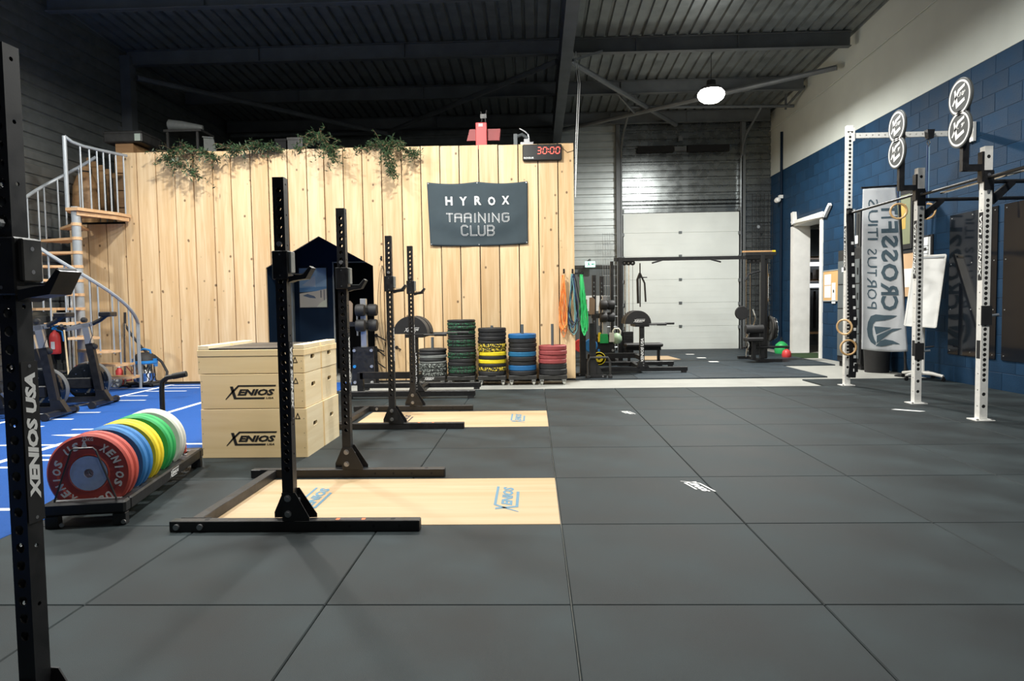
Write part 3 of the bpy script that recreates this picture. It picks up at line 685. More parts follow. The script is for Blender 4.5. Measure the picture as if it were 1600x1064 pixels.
# ================================================================ PLATE RACK with coloured bumper plates
RKL, RKA = V(-2.530, 3.70, 0), .181
rk = thing('plate_rack', 'low black rolling plate rack holding coloured bumper plates beside the blue turf', 'rack', RKL, RKA)
q = MB().box(-.215, .215, -.06, .02, .068, .142, .012); q.build('end_bar', M['blk'], rk)
MB().box(-.215, .215, 1.32, 1.40, .068, .142, .012).build('end_bar', M['blk'], rk)
MB().box(.145, .215, .02, 1.32, .068, .142, .010).build('side_rail', M['blk'], rk); MB().box(-.215, -.145, .02, 1.32, .068, .142, .010).build('side_rail', M['blk'], rk)
for x in (-.185, .165):
    for y in (-.05, 1.33):
        MB().box(x-.025, x+.045, y, y+.05, .0, .068, .003).build('leg', M['blk'], rk)
for x in (-.12, .2): MB().cyl((x, -.05, .02), (x, -.06, .02), .012, 10).build('bolt', M['bolt'], rk)
q = MB(); put_logo(q, (.2162, .66, .085), (0, 1, 0), (0, 0, 1), .17, False); q.build('logo', M['print'], rk)
for y in (-.025, .215, .435, .66, .90, 1.12):
    MB().tube([(-.165, y, .142), (-.165, y, .15), (-.07, y, .425), (-.055, y, .44), (.045, y, .44), (.06, y, .425), (.155, y, .15), (.155, y, .142)], .0055, 6).build('divider', M['blkgrey'], rk)
    MB().cyl((-.17, y+.035, .13), (.17, y+.035, .13), .016, 10).build('roller', M['silver'], rk)
MB().tube([(-.06, 1.37, .10), (-.06, 1.37, .60), (-.05, 1.36, .665), (-.01, 1.355, .695), (.05, 1.35, .705)], .019, 10).build('handle', M['blk'], rk, True)
MB().tube([(.03, 1.352, .702), (.13, 1.345, .72)], .023, 10).build('grip', M['rub'], rk, True)
MB().lathe([(.10, .0), (.16, .02), (.2, .0)], 4).v
def plate_prof(r, th, hub=.10):
    e = .012; h = th/2
    return [(.026, -h+.006), (hub, -h+.006), (hub+.004, -h+.001), (hub+.012, -h+.006), (r*.70, -h+.006), (r*.74, -h), (r-e, -h), (r, -h+e), (r, h-e), (r-e, h), (r*.74, h), (r*.70, h-.006), (hub+.012, h-.006), (hub+.004, h-.001), (hub, h-.006), (.026, h-.006)]
def plate(name, mt, r, th, ax, label, loc, rz=0, group=None, hub=True, seg=48):
    t = thing(name, label, 'weight plate', loc, rz, group)
    MB().lathe(plate_prof(r, th), seg, ax=ax, closed=True).build('rubber_disc', mt, t, True, ang=.5)
    if hub: MB().lathe([(.026, -th/2+.002), (.10, -th/2+.002), (.10, th/2-.002), (.026, th/2-.002)], 28, ax=ax, closed=True).build('steel_hub', M['disc'], t, True)
    return t
PC = [('red', M['red'], .055, .058), ('red', M['red'], .125, .058), ('blue', M['bluer'], .268, .062), ('blue', M['bluer'], .345, .062), ('yellow', M['yel'], .475, .056), ('yellow', M['yel'], .540, .056),
      ('green', M['grn'], .70, .062), ('green', M['grn'], .768, .062), ('grey-faced white', M['wht'], .925, .05), ('off-white', M['wht'], .985, .05)]
RZm = Matrix.Rotation(RKA, 3, 'Z'); seen = {}
for i, (cn, mt, y, th) in enumerate(PC):
    k = seen.get(cn, 0); seen[cn] = k+1
    lab = {'red': ('red bumper plate with white lettering at the near end of the plate rack', 'second red bumper plate in the rack, behind the lettered one'),
           'blue': ('blue bumper plate in the rack next to the red pair', 'blue bumper plate in the rack next to the yellow pair'),
           'yellow': ('yellow bumper plate in the rack next to the blue pair', 'yellow bumper plate in the rack next to the green pair'),
           'green': ('green bumper plate in the rack next to the yellow pair', 'green bumper plate in the rack next to the white pair'),
           'grey-faced white': ('off-white bumper plate touching the green pair in the rack',), 'off-white': ('off-white bumper plate at the far end of the plate rack',)}[cn][k]
    t = plate('bumper_plate', mt, .225, th, 'y', lab, RKL+RZm @ V(-.006, y, .285), RKA, 'coloured bumper plates on the rack')
    if i == 0:
        q = MB(); h = -th/2-.0012
        def arc(s, a0, step, r=.166, sz=.046):
            for c in s:
                if c != ' ':
                    rad = V(math.cos(a0), 0, math.sin(a0)); tan = V(math.sin(a0), 0, -math.cos(a0))
                    wd = sz*(.84 if c != 'I' else .34); put_text(q, c, V(0, h, 0)+rad*(r-sz/2)-tan*(wd/2), tan, rad, wd, sz, .15, .045)
                a0 -= step
        arc('XENIOS USA', math.radians(58), .275); q.build('lettering', M['print'], t); q = MB(); arc('XENIOS USA', math.radians(238), .275); q.build('lettering', M['print'], t); q = MB()
        put_text(q, '25', V(-.028, h, .185), (1, 0, 0), (0, 0, 1), .03, .03); put_text(q, 'KG', V(.005, h, .185), (1, 0, 0), (0, 0, 1), .028, .02)
        put_text(q, '25', V(.02, h, -.178), (-1, 0, 0), (0, 0, -1), .03, .03)
        q.build('weight_mark', M['print'], t)
for k in range(3):
    p = RKL+RZm @ V(.04, 1.20, .155+k*.026)
    plate('change_plate', M['red'], .085, .024, 'z', ('lowest', 'middle', 'topmost')[k]+' of three small red change plates at the far end of the rack', p, 0, 'small red change plates', False, 24)
# ================================================================ PLATE STACKS ON DOLLIES
UN = 1/835.; ST = [
 ('leftmost', -1.578, .62, [('K', 36), ('K', 40), ('G', 46), ('K', 34), ('G', 30), ('W', 58), ('W', 54), ('W', 52)]),
 ('second', -1.121, .40, [('K', 34), ('F', 44), ('F', 42), ('K', 22), ('F', 50), ('K', 30), ('K', 32), ('F', 48), ('F', 44), ('K', 36), ('K', 36), ('F', 42), ('F', 40), ('K', 46), ('K', 48), ('F', 46), ('F', 44), ('K', 36)]),
 ('middle', -.649, .79, [('K', 56), ('K', 52), ('K', 50), ('K', 45), ('Y', 53), ('Y', 48), ('y', 54), ('K', 46), ('y', 54), ('K', 43), ('Y', 54), ('K', 55)]),
 ('fourth', -.179, .80, [('B', 62), ('K', 56), ('K', 56), ('K', 54), ('T', 64), ('K', 60), ('K', 50), ('B', 70), ('K', 57)]),
 ('rightmost', .285, .80, [('R', 63), ('R', 58), ('R', 52), ('R', 58), ('K', 70), ('K', 74)])]
CN = {'K': ('black', M['rub']), 'G': ('grey', M['gry']), 'W': ('white-flecked black', M['fw']), 'F': ('green-flecked black', M['fg']), 'Y': ('yellow-flecked black', M['fy']), 'y': ('yellow', M['yel']), 'B': ('blue', M['blueS']), 'T': ('teal blue', M['tealr']), 'R': ('dull red', M['dred'])}
ORD = ['topmost', 'second from top', 'third from top', 'fourth from top', 'fifth from top', 'sixth from top', 'seventh from top', 'eighth from top', 'ninth from top', 'tenth from top', 'eleventh from top', 'twelfth from top',
       'thirteenth from top', 'sixth from bottom', 'fifth from bottom', 'fourth from bottom', 'third from bottom', 'second from bottom']
pm = {}
for (sn, cx, ph, lst) in ST:
    cx += .0; cy = 10.47
    t = thing('plate_dolly', f'black wheeled plate dolly under the {sn} stack along the plank wall', 'dolly', (cx, cy, -.02), 0, 'plate dollies along the plank wall')
    MB().box(-.215, .215, -.21, .21, .085, .15, .006).build('frame', M['blkgrey'], t)
    MB().cyl((0, 0, .15), (0, 0, ph+.125), .022, 12).build('centre_post', M['cab'], t)
    if sn == 'leftmost':
        q = MB(); put_logo(q, (-.11, -.2115, .098), (1, 0, 0), (0, 0, 1), .16, False); q.build('logo', M['print'], t)
    for x in (-.17, .17):
        for y in (-.16, .16):
            c = MB().box(x-.03, x+.03, y-.03, y+.03, .07, .085); c.bar((x-.022, y, .078), (x-.022, y+.02, .03), .006, .035, (0, 1, 0)); c.bar((x+.022, y, .078), (x+.022, y+.02, .03), .006, .035, (0, 1, 0))
            co = c.build('caster', M['silver'], t); MB().cyl((x-.015, y+.02, .03), (x+.015, y+.02, .03), .03, 14).build('wheel', M['wht'], co)
    z = .13; n = len(lst)
    for i in range(n-1, -1, -1):
        k, h = lst[i]; th = h*UN; key = (k, h)
        if key not in pm: pm[key] = MB().lathe(plate_prof(.222 if k in 'FWY' else .218, th-.001), 36, ax='z', closed=True).mesh('bumper_plate', CN[k][1], True, .5)
        o = link('bumper_plate', pm[key], None, (cx+R.uniform(-.006, .006), cy+R.uniform(-.006, .006), z+th/2), R.uniform(0, 6))
        pos = ORD[i] if i < n-1 else 'bottom'
        if n > 14 and i >= 13 and i < n-1: pos = ORD[13+(i-(n-6))] if i-(n-6) >= 0 and 13+(i-(n-6)) < 18 else ORD[i]
        tag(o, f'{CN[k][0]} bumper plate, {pos} of the {sn} plate stack', 'weight plate', f'plates of the {sn} stack'); z += th
# ================================================================ SPIRAL STAIR
SX, SY, SR = -6.86, 10.05, .76
st = thing('spiral_staircase', 'pale grey spiral staircase with wooden treads beside the plank wall', 'staircase', (SX, SY, -.004))
MB().cyl((0, 0, 0), (0, 0, 2.78), .062, 20).build('pole', M['galvp'], st, True)
MB().cyl((0, 0, 0), (0, 0, .02), .14, 20).build('base_plate', M['galvp'], st)
a0, da, dz = math.radians(14), math.radians(-22.5), .2115
NT = 12
def ph(i): return a0+da*i
for i in range(NT):
    a = ph(i); z = .21+dz*i; w = math.radians(15)
    q = MB(); poly = [(.05*math.cos(a-1.2), .05*math.sin(a-1.2)), (SR*math.cos(a-w), SR*math.sin(a-w)), (SR*1.02*math.cos(a), SR*1.02*math.sin(a)), (SR*math.cos(a+w), SR*math.sin(a+w)), (.05*math.cos(a+1.2), .05*math.sin(a+1.2))]
    q.prism(poly, (0, 0, z), (1, 0, 0), (0, 1, 0), (0, 0, -.035)); q.build('tread', M['beech'], st)
    MB().cyl((0, 0, z-.04), (0, 0, z+.004), .07, 16).build('collar', M['beech'], st)
rail = []
for k in range(NT*3+3):
    i = k/3-.5; a = ph(i); z = .21+dz*i+.90; rail.append((SR*math.cos(a), SR*math.sin(a), z))
rail = [(rail[0][0], rail[0][1], rail[0][2]-.25)]+rail
MB().tube(rail, .026, 8).build('handrail', M['galvp'], st, True)
for i in range(NT):
    for s in (-.33, .33):
        a = ph(i+s); z = .21+dz*i
        MB().cyl((SR*.985*math.cos(a), SR*.985*math.sin(a), z-.05), (SR*.985*math.cos(a), SR*.985*math.sin(a), z+.90+dz*s), .0125, 6).build('baluster', M['galvp'], st)
MB().cyl((rail[1][0], rail[1][1], 0), (rail[1][0], rail[1][1], rail[1][2]), .022, 8).build('newel_post', M['galvp'], st)
# landing with its guard rail
zl = 2.76
lx, ly = -6.56-SX, 10.86-SY
MB().prism([(-.10, -.08), (.10, -.10), (.33, .50), (.36, ly), (-.45, ly), (-.20, .10)], (0, 0, zl), (1, 0, 0), (0, 1, 0), (0, 0, -.045)).build('landing', M['beech'], st)
MB().prism([(.06, -.06), (.30, .50), (.34, ly-.02), (.28, ly-.02), (.24, .50), (.02, -.03)], (0, 0, zl-.05), (1, 0, 0), (0, 1, 0), (0, 0, -.06)).build('landing_edge', M['beech'], st)
gp = [(-.085, -.05, zl+1.06), (-.02, .02, zl+.99), (.06, .16, zl+.955), (.16, .36, zl+.945), (.27, .60, zl+.94), (.345, ly-.02, zl+.94)]
MB().tube(gp, .024, 8).build('guard_rail', M['galvp'], st, True)
MB().cyl((-.085, -.05, zl), (-.085, -.05, zl+1.06), .03, 10).build('guard_post', M['galvp'], st)
for f in (.14, .3, .44, .56, .68, .80, .95):
    p = V(-.02+.36*f, .02+(ly-.06)*f, 0); MB().cyl((p.x, p.y, zl-.02), (p.x, p.y, zl+.96), .0125, 6).build('baluster', M['galvp'], st)
# ================================================================ UNDER AND BEHIND THE STAIR
def at(px, py, Y): return PY(px, py, Y)
p = at(87, 553, 10.6)
t = thing('fire_extinguisher', 'red fire extinguisher with white label hanging in the dark behind the first bike', 'extinguisher', (p.x, 10.6, p.z))
MB().lathe([(.01, 0), (.07, .0), (.08, .02), (.08, .27), (.06, .33), (.025, .36), (.02, .39)], 20).build('cylinder', M['rbright'], t, True)
MB().box(-.012, .05, -.083, -.079, .08, .2).build('label_sheet', M['paper'], t)
MB().box(-.02, .02, -.04, .03, .39, .42).bar((-.02, -.02, .42), (.09, -.05, .45), .02, .012).tube([(.02, 0, .39), (.12, 0, .36), (.14, 0, .2)], .012, 6).build('valve', M['vacb'], t)
MB().box(-.18, .14, .085, .10, -.1, .60).build('bracket', M['dark'], t)
p = at(82, 478, 10.7)
t = thing('wooden_batten', 'pale wooden batten standing upright above the fire extinguisher', 'wood', (p.x, 10.72, 0)); MB().box(-.035, .035, -.015, .015, .90, 1.24).build('board', M['ply'], t); MB().box(-.01, .01, -.005, .005, -.02, .90).build('stake', M['dark'], t)
def broom(px0, py0, px1, py1, Y, lab):
    a, b = at(px0, py0, Y+.12), at(px1, py1, Y); b.z = .02
    t = thing('broom', lab, 'broom', (b.x, b.y, -.02)); MB(V(b.x, b.y, -.02)).tube([(b.x, b.y, .10), a], .014, 8).build('handle', M['woodp'], t)
    MB().box(-.13, .13, -.03, .03, 0, .06).build('brush_head', M['teal'], t); MB().box(-.12, .12, -.025, .025, .06, .13).build('block', M['blk'], t)
broom(100, 515, 108, 592, 10.55, 'broom with pale wooden handle leaning between the two bikes and the stair')
for k, (x0, x1, yy) in enumerate(((104, 111, 440), (111, 117, 450))):
    b = at(x1, 598, 10.6); a = at(x0, yy, 10.85)
    t = thing('metal_pole', ('left', 'right')[k]+' of two grey poles leaning behind the stair treads', 'pole', (b.x, 10.6, -.02), 0, 'grey poles behind the stair')
    MB(V(b.x, 10.6, -.02)).tube([(b.x, 10.6, -.02), a], .02, 8).build('tube', M['galv'], t); MB().cyl((0, 0, 0), (0, 0, .03), .024, 8).build('tip', M['rub'], t)
p = PZ(127, 592, -.02); t = thing('bucket', 'white plastic bucket behind the lowest stair treads', 'bucket', (p.x-.02, 10.45, .38))
MB().lathe([(.0, 0), (.12, 0), (.145, .27), (.152, .28), (.14, .28), (.115, .015), (0, .012)], 20).build('body', M['white'], t, True); MB().tube([(-.148, 0, .27), (-.1, -.05, .2), (0, -.15, .16), (.1, -.05, .2), (.148, 0, .27)], .004, 5).build('handle', M['galv'], t)
t = thing('crate_stack', 'dark storage crate under the stair carrying the white bucket', 'crate', (p.x-.02, 10.45, -.02)); MB().box(-.2, .2, -.16, .16, 0, .395, .01).build('body', M['matte'], t); MB().box(-.21, .21, -.17, .17, .33, .36).build('rim', M['blkgrey'], t)
p = PZ(181, 607, -.02)
t = thing('hand_truck', 'folded trolley with a white spoked wheel at the foot of the stair', 'trolley', (p.x, 10.5, -.02))
for sx in (0,):
    q = MB().lathe([(.085, -.022), (.105, -.018), (.108, 0), (.105, .018), (.085, .022)], 24, (.0, -.05, .108), 'y', True); q.build('tyre', M['gry'], t, True)
    q = MB().lathe([(.02, -.02), (.085, -.012), (.085, .012), (.02, .02)], 24, (.0, -.05, .108), 'y', True); q.build('wheel', M['print'], t, True)
    q = MB(); [q.bar((0, -.075, .108), (.08*math.cos(k*PI/3), -.066, .108+.08*math.sin(k*PI/3)), .012, .01, (0, 1, 0)) for k in range(6)]; q.build('spokes', M['gry'], t)
MB().tube([(0, 0, .108), (.05, .05, .10), (.17, .1, .12)], .014, 6).tube([(-.06, .05, .05), (.20, .1, .2), (.08, .12, .34)], .010, 6).build('frame', M['dred'], t)
t = thing('red_can', 'red can standing behind the white trolley wheel', 'can', (p.x-.10, 10.72, -.02)); MB().lathe([(0, 0), (.055, 0), (.055, .26), (.03, .29), (.03, .31), (0, .31)], 16).build('body', M['rbright'], t, True); MB().cyl((0, 0, .31), (0, 0, .335), .035, 12).build('cap', M['white'], t)
p = PZ(231, 601, -.02)
t = thing('vacuum_cleaner', 'steel drum workshop vacuum with blue rim against the plank wall', 'vacuum', (p.x+.17, 10.60, -.02))
MB().lathe([(0, .09), (.17, .09), (.175, .11), (.175, .22), (.181, .23), (.181, .24), (.175, .25), (.175, .38)], 28).build('drum', M['chrome'], t, True)
MB().lathe([(.178, .38), (.19, .39), (.19, .425), (.175, .43)], 28).build('rim', M['vacb'], t, True)
MB().lathe([(.175, .43), (.165, .47), (.12, .535), (.07, .555), (0, .56)], 24).build('motor_head', M['rub'], t, True)
MB().tube([(-.10, 0, .52), (-.09, 0, .59), (.0, 0, .61), (.09, 0, .59), (.10, 0, .52)], .018, 8).build('handle', M['vacb'], t, True)
MB().box(-.20, .20, -.17, .17, .045, .09, .01).build('trolley', M['rub'], t)
for x in (-.18, .18):
    for y in (-.15, .13): MB().lathe([(.02, -.015), (.035, -.013), (.035, .013), (.02, .015)], 14, (x, y, .035), 'x', True).build('caster', M['blk'], t)
for x in (-.182, .15): MB().box(x, x+.03, -.05, .05, .33, .46).build('latch', M['vacb'], t)
hp = [(.17, .02, .40), (.26, .02, .33), (.32, .03, .20), (.31, .05, .08), (.22, .02, .10)]
MB().tube([(.02, .06, .48), (.12, .06, .50), (.25, .04, .40), (.345, .02, .24), (.34, -.02, .10), (.27, -.06, .05), (.20, -.16, .05)], .022, 8).build('hose', M['rub'], t, True)
MB().tube([(.0, .12, .52), (-.10, .14, .60), (-.30, .18, .82), (-.42, .2, 1.0), (-.40, .18, 1.2)], .02, 8).build('hose', M['rub'], t, True)
MB().tube([(.19, -.08, .36), (.22, -.1, .2), (.18, -.15, .1), (.12, -.18, .2), (.16, -.14, .33)], .008, 5).tube([(.17, -.1, .3), (.20, -.12, .15), (.15, -.16, .08)], .008, 5).build('power_cord', M['blk'], t)
MB().cyl((-.30, -.06, .02), (-.335, .05, 1.02), .018, 10).build('suction_tube', M['chrome'], t, True); MB().box(-.36, -.22, -.10, -.02, 0, .05).build('nozzle', M['blk'], t)
# ================================================================ BIKES
def bike(loc, rz, lab):
    t = thing('exercise_bike', lab, 'exercise bike', loc, rz, 'black exercise bikes on the turf')
    MB().bar((0, -.31, .055), (0, .31, .055), .07, .05).build('front_foot', M['blk'], t)
    for y in (-.31, .31): MB().cyl((0, y-.02 if y < 0 else y-.02, .045), (0, y+.02, .045), .045, 14).build('transport_wheel', M['rub'], t)
    MB().bar((-1.15, -.26, .05), (-1.15, .26, .05), .07, .05).build('rear_foot', M['blk'], t)
    MB().bar((0, 0, .085), (-1.15, 0, .085), .07, .07).build('main_beam', M['blk'], t)
    MB().bar((-.03, 0, .06), (-.145, 0, .80), .085, .07).build('front_post', M['blk'], t)
    MB().prism([(-.10, .06), (.10, .06), (.02, .2), (-.07, .2)], (0, -.045, 0), (1, 0, 0), (0, 0, 1), (0, .09, 0)).build('foot_bracket', M['blk'], t)
    MB().bar((-.137, 0, .75), (-.188, 0, 1.06), .075, .06).build('head_tube', M['silver'], t)
    MB().bar((-.42, 0, .985), (-.09, 0, 1.05), .06, .05).build('bar_rail', M['silver'], t)
    MB().tube([(-.10, 0, 1.05), (.0, 0, 1.10), (.07, 0, 1.155), (.15, 0, 1.17)], .026, 8).box(.02, .16, -.10, .10, 1.14, 1.20, .01).build('monitor_arm', M['blk'], t)
    MB().tube([(-.36, -.22, 1.04), (-.40, -.10, 1.0), (-.42, 0, 1.0), (-.40, .10, 1.0), (-.36, .22, 1.04)], .02, 8).build('handlebar', M['rub'], t, True)
    for p in ((-.20, 0, 1.10), (-.09, 0, .76)): MB().lathe([(0, -.03), (.035, -.02), (.035, .02), (0, .03)], 12, p, 'y').build('adjust_knob', M['rub'], t, True)
    MB().tube([(-.12, -.04, 1.05), (-.08, -.06, .9), (-.13, -.04, .8)], .004, 5).build('sensor_cable', M['blk'], t)
    c = (-.25, .17, .30)
    MB().lathe([(.0, -.115), (.19, -.115), (.235, -.095), (.25, -.05), (.25, -.03)], 32, c, 'y').build('flywheel_cover', M['gloss'], t, True)
    MB().lathe([(.25, -.03), (.256, -.025), (.256, .04), (.25, .045)], 40, c, 'y').build('vent_band', M['steel'], t, True)
    MB().lathe([(.25, .045), (.235, .09), (.19, .11), (0, .11)], 32, c, 'y').build('flywheel_cover', M['gloss'], t, True)
    q = MB(); [q.cyl((c[0]+.15*math.cos(k*PI/4), .055, c[2]+.15*math.sin(k*PI/4)), (c[0]+.15*math.cos(k*PI/4), .050, c[2]+.15*math.sin(k*PI/4)), .007, 6) for k in range(8)]; q.build('cover_screw', M['bolt'], t)
    MB().box(-.62, -.16, .02, .05, .22, .36, .012).build('chain_guard', M['blk'], t)
    MB().bar((-.60, 0, .10), (-.80, 0, .74), .07, .06).build('seat_tube', M['blk'], t); MB().bar((-.79, 0, .7), (-.83, 0, .92), .05, .05).build('seat_post', M['silver'], t)
    MB().prism([(-.16, -.10), (-.10, -.12), (.02, -.06), (.15, -.025), (.15, .025), (.02, .06), (-.10, .12), (-.16, .10)], (-.84, 0, .93), (1, 0, 0), (0, 1, 0), (0, 0, .06)).build('saddle', M['rub'], t)
    MB().cyl((-.52, -.16, .30), (-.52, .16, .30), .015, 8).bar((-.52, -.15, .30), (-.42, -.15, .17), .03, .02).bar((-.52, .15, .30), (-.62, .15, .43), .03, .02).build('crank', M['bolt'], t)
    for p in ((-.42, -.20, .17), (-.62, .20, .43)): MB().cbox(p, .10, .09, .03, .005).build('pedal', M['rub'], t)
bike((-5.53, 8.48, -.004), math.radians(8), 'black exercise bike nearest the spiral stair on the turf')
bike((-5.46, 7.57, -.004), math.radians(8), 'black exercise bike half hidden behind the left edge squat stand')
# ================================================================ ON THE PLANK WALL
# banner
bn = thing('wall_banner', 'slate grey cloth banner with white club lettering pinned to the plank wall', 'banner', (-.87, WALLY-.02, 2.68))
TL, TR, BL, BR = V(-1.674, 0, 3.182), V(-.070, 0, 3.168), V(-1.640, 0, 2.178), V(-.075, 0, 2.182)
def bsurf(u, v, off=0):
    p = (TL*(1-u)+TR*u)*v + (BL*(1-u)+BR*u)*(1-v)
    sag = .030*math.sin(PI*((u*2) % 1 if u < 1 else 0)); 
    p.z -= sag*(v if v > .5 else 0)*(1.0) + .02*math.sin(PI*u)*(1-v)
    f = 0
    for cx, s in ((0, 1), (1, -1)):
        d = abs(u-cx); f += .012*math.sin(14*math.hypot(d-.62, v-1.0)+.6)*math.exp(-((d-.34)**2+(v-.30)**2)*9)
    f += .006*math.sin(u*17+v*6)*math.exp(-((u-.5)**2+(v-.05)**2)*10)
    p.y = WALLY-.028 + f - off; return p
q = MB((-.87, WALLY-.02, 2.68)); NU, NV = 56, 36
q.add([bsurf(i/NU, j/NV) for j in range(NV+1) for i in range(NU+1)], [(j*(NU+1)+i, j*(NU+1)+i+1, (j+1)*(NU+1)+i+1, (j+1)*(NU+1)+i) for j in range(NV) for i in range(NU)])
co = q.build('cloth', M['banner'], bn, True); sm = co.modifiers.new('thickness', 'SOLIDIFY'); sm.thickness = .003
def bxy(px, py):
    p = PY(px, py, WALLY-.03); u = (p.x-TL.x)/(TR.x-TL.x); v = (p.z-2.18)/(3.175-2.18); return u, v
q = MB((-.87, WALLY-.02, 2.68))
for c, a, b, y0, y1 in (('H', 695.3, 706.2, 319, 305), ('Y', 717.5, 729, 319.3, 305.5), ('R', 741, 751.5, 319.5, 305.7), ('O', 762.3, 773.5, 319, 305), ('X', 784, 795.5, 317, 303.2)):
    u0, v0 = bxy(a, y0); u1, v1 = bxy(b, y1); w, h = u1-u0, v1-v0
    put_text(q, c, None, None, None, 1, 1, 0, .035, fn=lambda A, B: bsurf(u0+A*w, v0+B*h, .010))
q.build('club_lettering', M['print'], bn)
GL = {'T': [[(0, 6), (4, 6)], [(2, 6), (2, 0)]], 'R': [[(0, 0), (0, 5), (1, 6), (3, 6), (4, 5), (4, 0)], [(0, 3), (4, 3)]], 'A': [[(0, 0), (0, 5), (1, 6), (3, 6), (4, 5), (4, 0)], [(0, 3), (4, 3)]],
      'I': [[(0, 6), (0, 0)]], 'N': [[(0, 0), (0, 6), (4, 0), (4, 6)]], 'G': [[(4, 5), (3, 6), (1, 6), (0, 5), (0, 1), (1, 0), (3, 0), (4, 1), (4, 3), (2, 3)]],
      'C': [[(4, 5), (3, 6), (1, 6), (0, 5), (0, 1), (1, 0), (3, 0), (4, 1)]], 'L': [[(0, 6), (0, 0), (4, 0)]], 'U': [[(0, 6), (0, 1), (1, 0), (3, 0), (4, 1), (4, 6)]],
      'B': [[(0, 3), (3, 3), (4, 4), (4, 5), (3, 6), (0, 6), (0, 0), (3, 0), (4, 1), (4, 2), (3, 3)]]}
def ribbon(q, pts, wd, fn):
    pts = [V(p[0], p[1]) for p in pts]
    for a, b in zip(pts, pts[1:]):
        d = (b-a).normalized(); n = V(-d.y, d.x)*wd/2; a2, b2 = a-d*wd*.4, b+d*wd*.4
        q.add([fn(*(a2-n)), fn(*(b2-n)), fn(*(b2+n)), fn(*(a2+n))], [(0, 1, 2, 3)])
def outline_letter(q, c, u0, v0, w, h, fn):
    m = lambda x, y: fn(u0+x/4*w, v0+y/6*h)
    for st_ in GL[c]:
        P_ = [V(*p) for p in st_]
        for s in (-.30, .30):
            off = []
            for i, p in enumerate(P_):
                d0 = (P_[i]-P_[i-1]).normalized() if i else (P_[1]-P_[0]).normalized(); d1 = (P_[i+1]-P_[i]).normalized() if i < len(P_)-1 else d0
                n0 = V(-d0.y, d0.x); n1 = V(-d1.y, d1.x); nn = (n0+n1).normalized(); off.append(p+nn*(s/max(nn.dot(n0), .4)))
            ribbon(q, off, .17, m)
            if s > 0: keep = off
            else: first = off
        ribbon(q, [first[0], keep[0]], .17, m); ribbon(q, [first[-1], keep[-1]], .17, m)
q = MB((-.87, WALLY-.02, 2.68)); bf = lambda u, v: bsurf(u, v, .010)
for word, xs, ytop, ybot in (('TRAINING', [696.5, 710, 725, 741.5, 747.5, 763.5, 769.5, 785], 332, 346.2), ('CLUB', [720, 734.5, 747, 761.5], 351.5, 366)):
    for i, (c, x) in enumerate(zip(word, xs)):
        dy = -1.2*(x-745)/50 if word == 'TRAINING' and x > 745 else 0
        u0, v0 = bxy(x, ybot+dy); u1, v1 = bxy(x+9.6, ytop+dy); outline_letter(q, c, u0, v0, u1-u0, v1-v0, bf)
q.build('club_lettering', M['print'], bn)
for u, v in ((.012, .98), (.5, .98), (.988, .98), (.012, .02), (.5, .02), (.988, .02)):
    p = bsurf(u, v, .004)-V(-.87, WALLY-.02, 2.68); MB().ring(p, .008, .003, (0, 1, 0), 10, 5).disc(p-V(0, .001, 0), .006, (0, -1, 0), 8).build('grommet', M['silver'], bn)
# timer
p = PY(847, 238.5, WALLY-.03)
tm = thing('wall_timer', 'black digital timer with red digits mounted at the top of the plank wall', 'timer', (p.x, WALLY, p.z), -.0)
MB().box(-.31, .31, -.065, -.005, -.125, .125, .012).build('housing', M['timer'], tm)
SEG = {'0': 'abcdef', '3': 'abcdg', '1': 'bc'}
def digit(q, c, x, w=.058, h=.098, y=-.0665, z=.025, t=.011):
    X = {'a': ((0, h/2), (w, h/2)), 'd': ((0, -h/2), (w, -h/2)), 'g': ((0, 0), (w, 0)), 'b': ((w, h/2), (w, 0)), 'c': ((w, 0), (w, -h/2)), 'f': ((0, h/2), (0, 0)), 'e': ((0, 0), (0, -h/2))}
    for s in SEG[c]:
        a, b = X[s]; a = V(*a); b = V(*b); d = (b-a).normalized()*.006; a = a+d; b = b-d; n = V(-d.y, d.x).normalized()*t/2; e = d.normalized()*t/2
        k = lambda v: (x+v.x+v.y*.10, y, z+v.y)
        q.add([k(a), k(a+e+n), k(b-e+n), k(b), k(b-e-n), k(a+e-n)], [(0, 1, 2, 3, 4, 5)])
q = MB(); [digit(q, c, x) for c, x in (('3', -.075), ('0', .015), ('0', .128), ('0', .218))]
q.cbox((.10, -.0665, .045), .012, .001, .014); q.cbox((.098, -.0665, .005), .012, .001, .014); q.build('red_digits', M['led'], tm)
q = MB(); put_text(q, 'ROGUE', (-.29, -.0665, -.098), (1, 0, 0), (0, 0, 1), .155, .026, 0, .04); q.build('lettering', M['print'], tm)
MB().tube([(.31, -.02, .08), (.40, -.012, .0), (.50, -.012, .03), (.50, -.012, .14)], .004, 5).build('cable', M['matte'], tm)
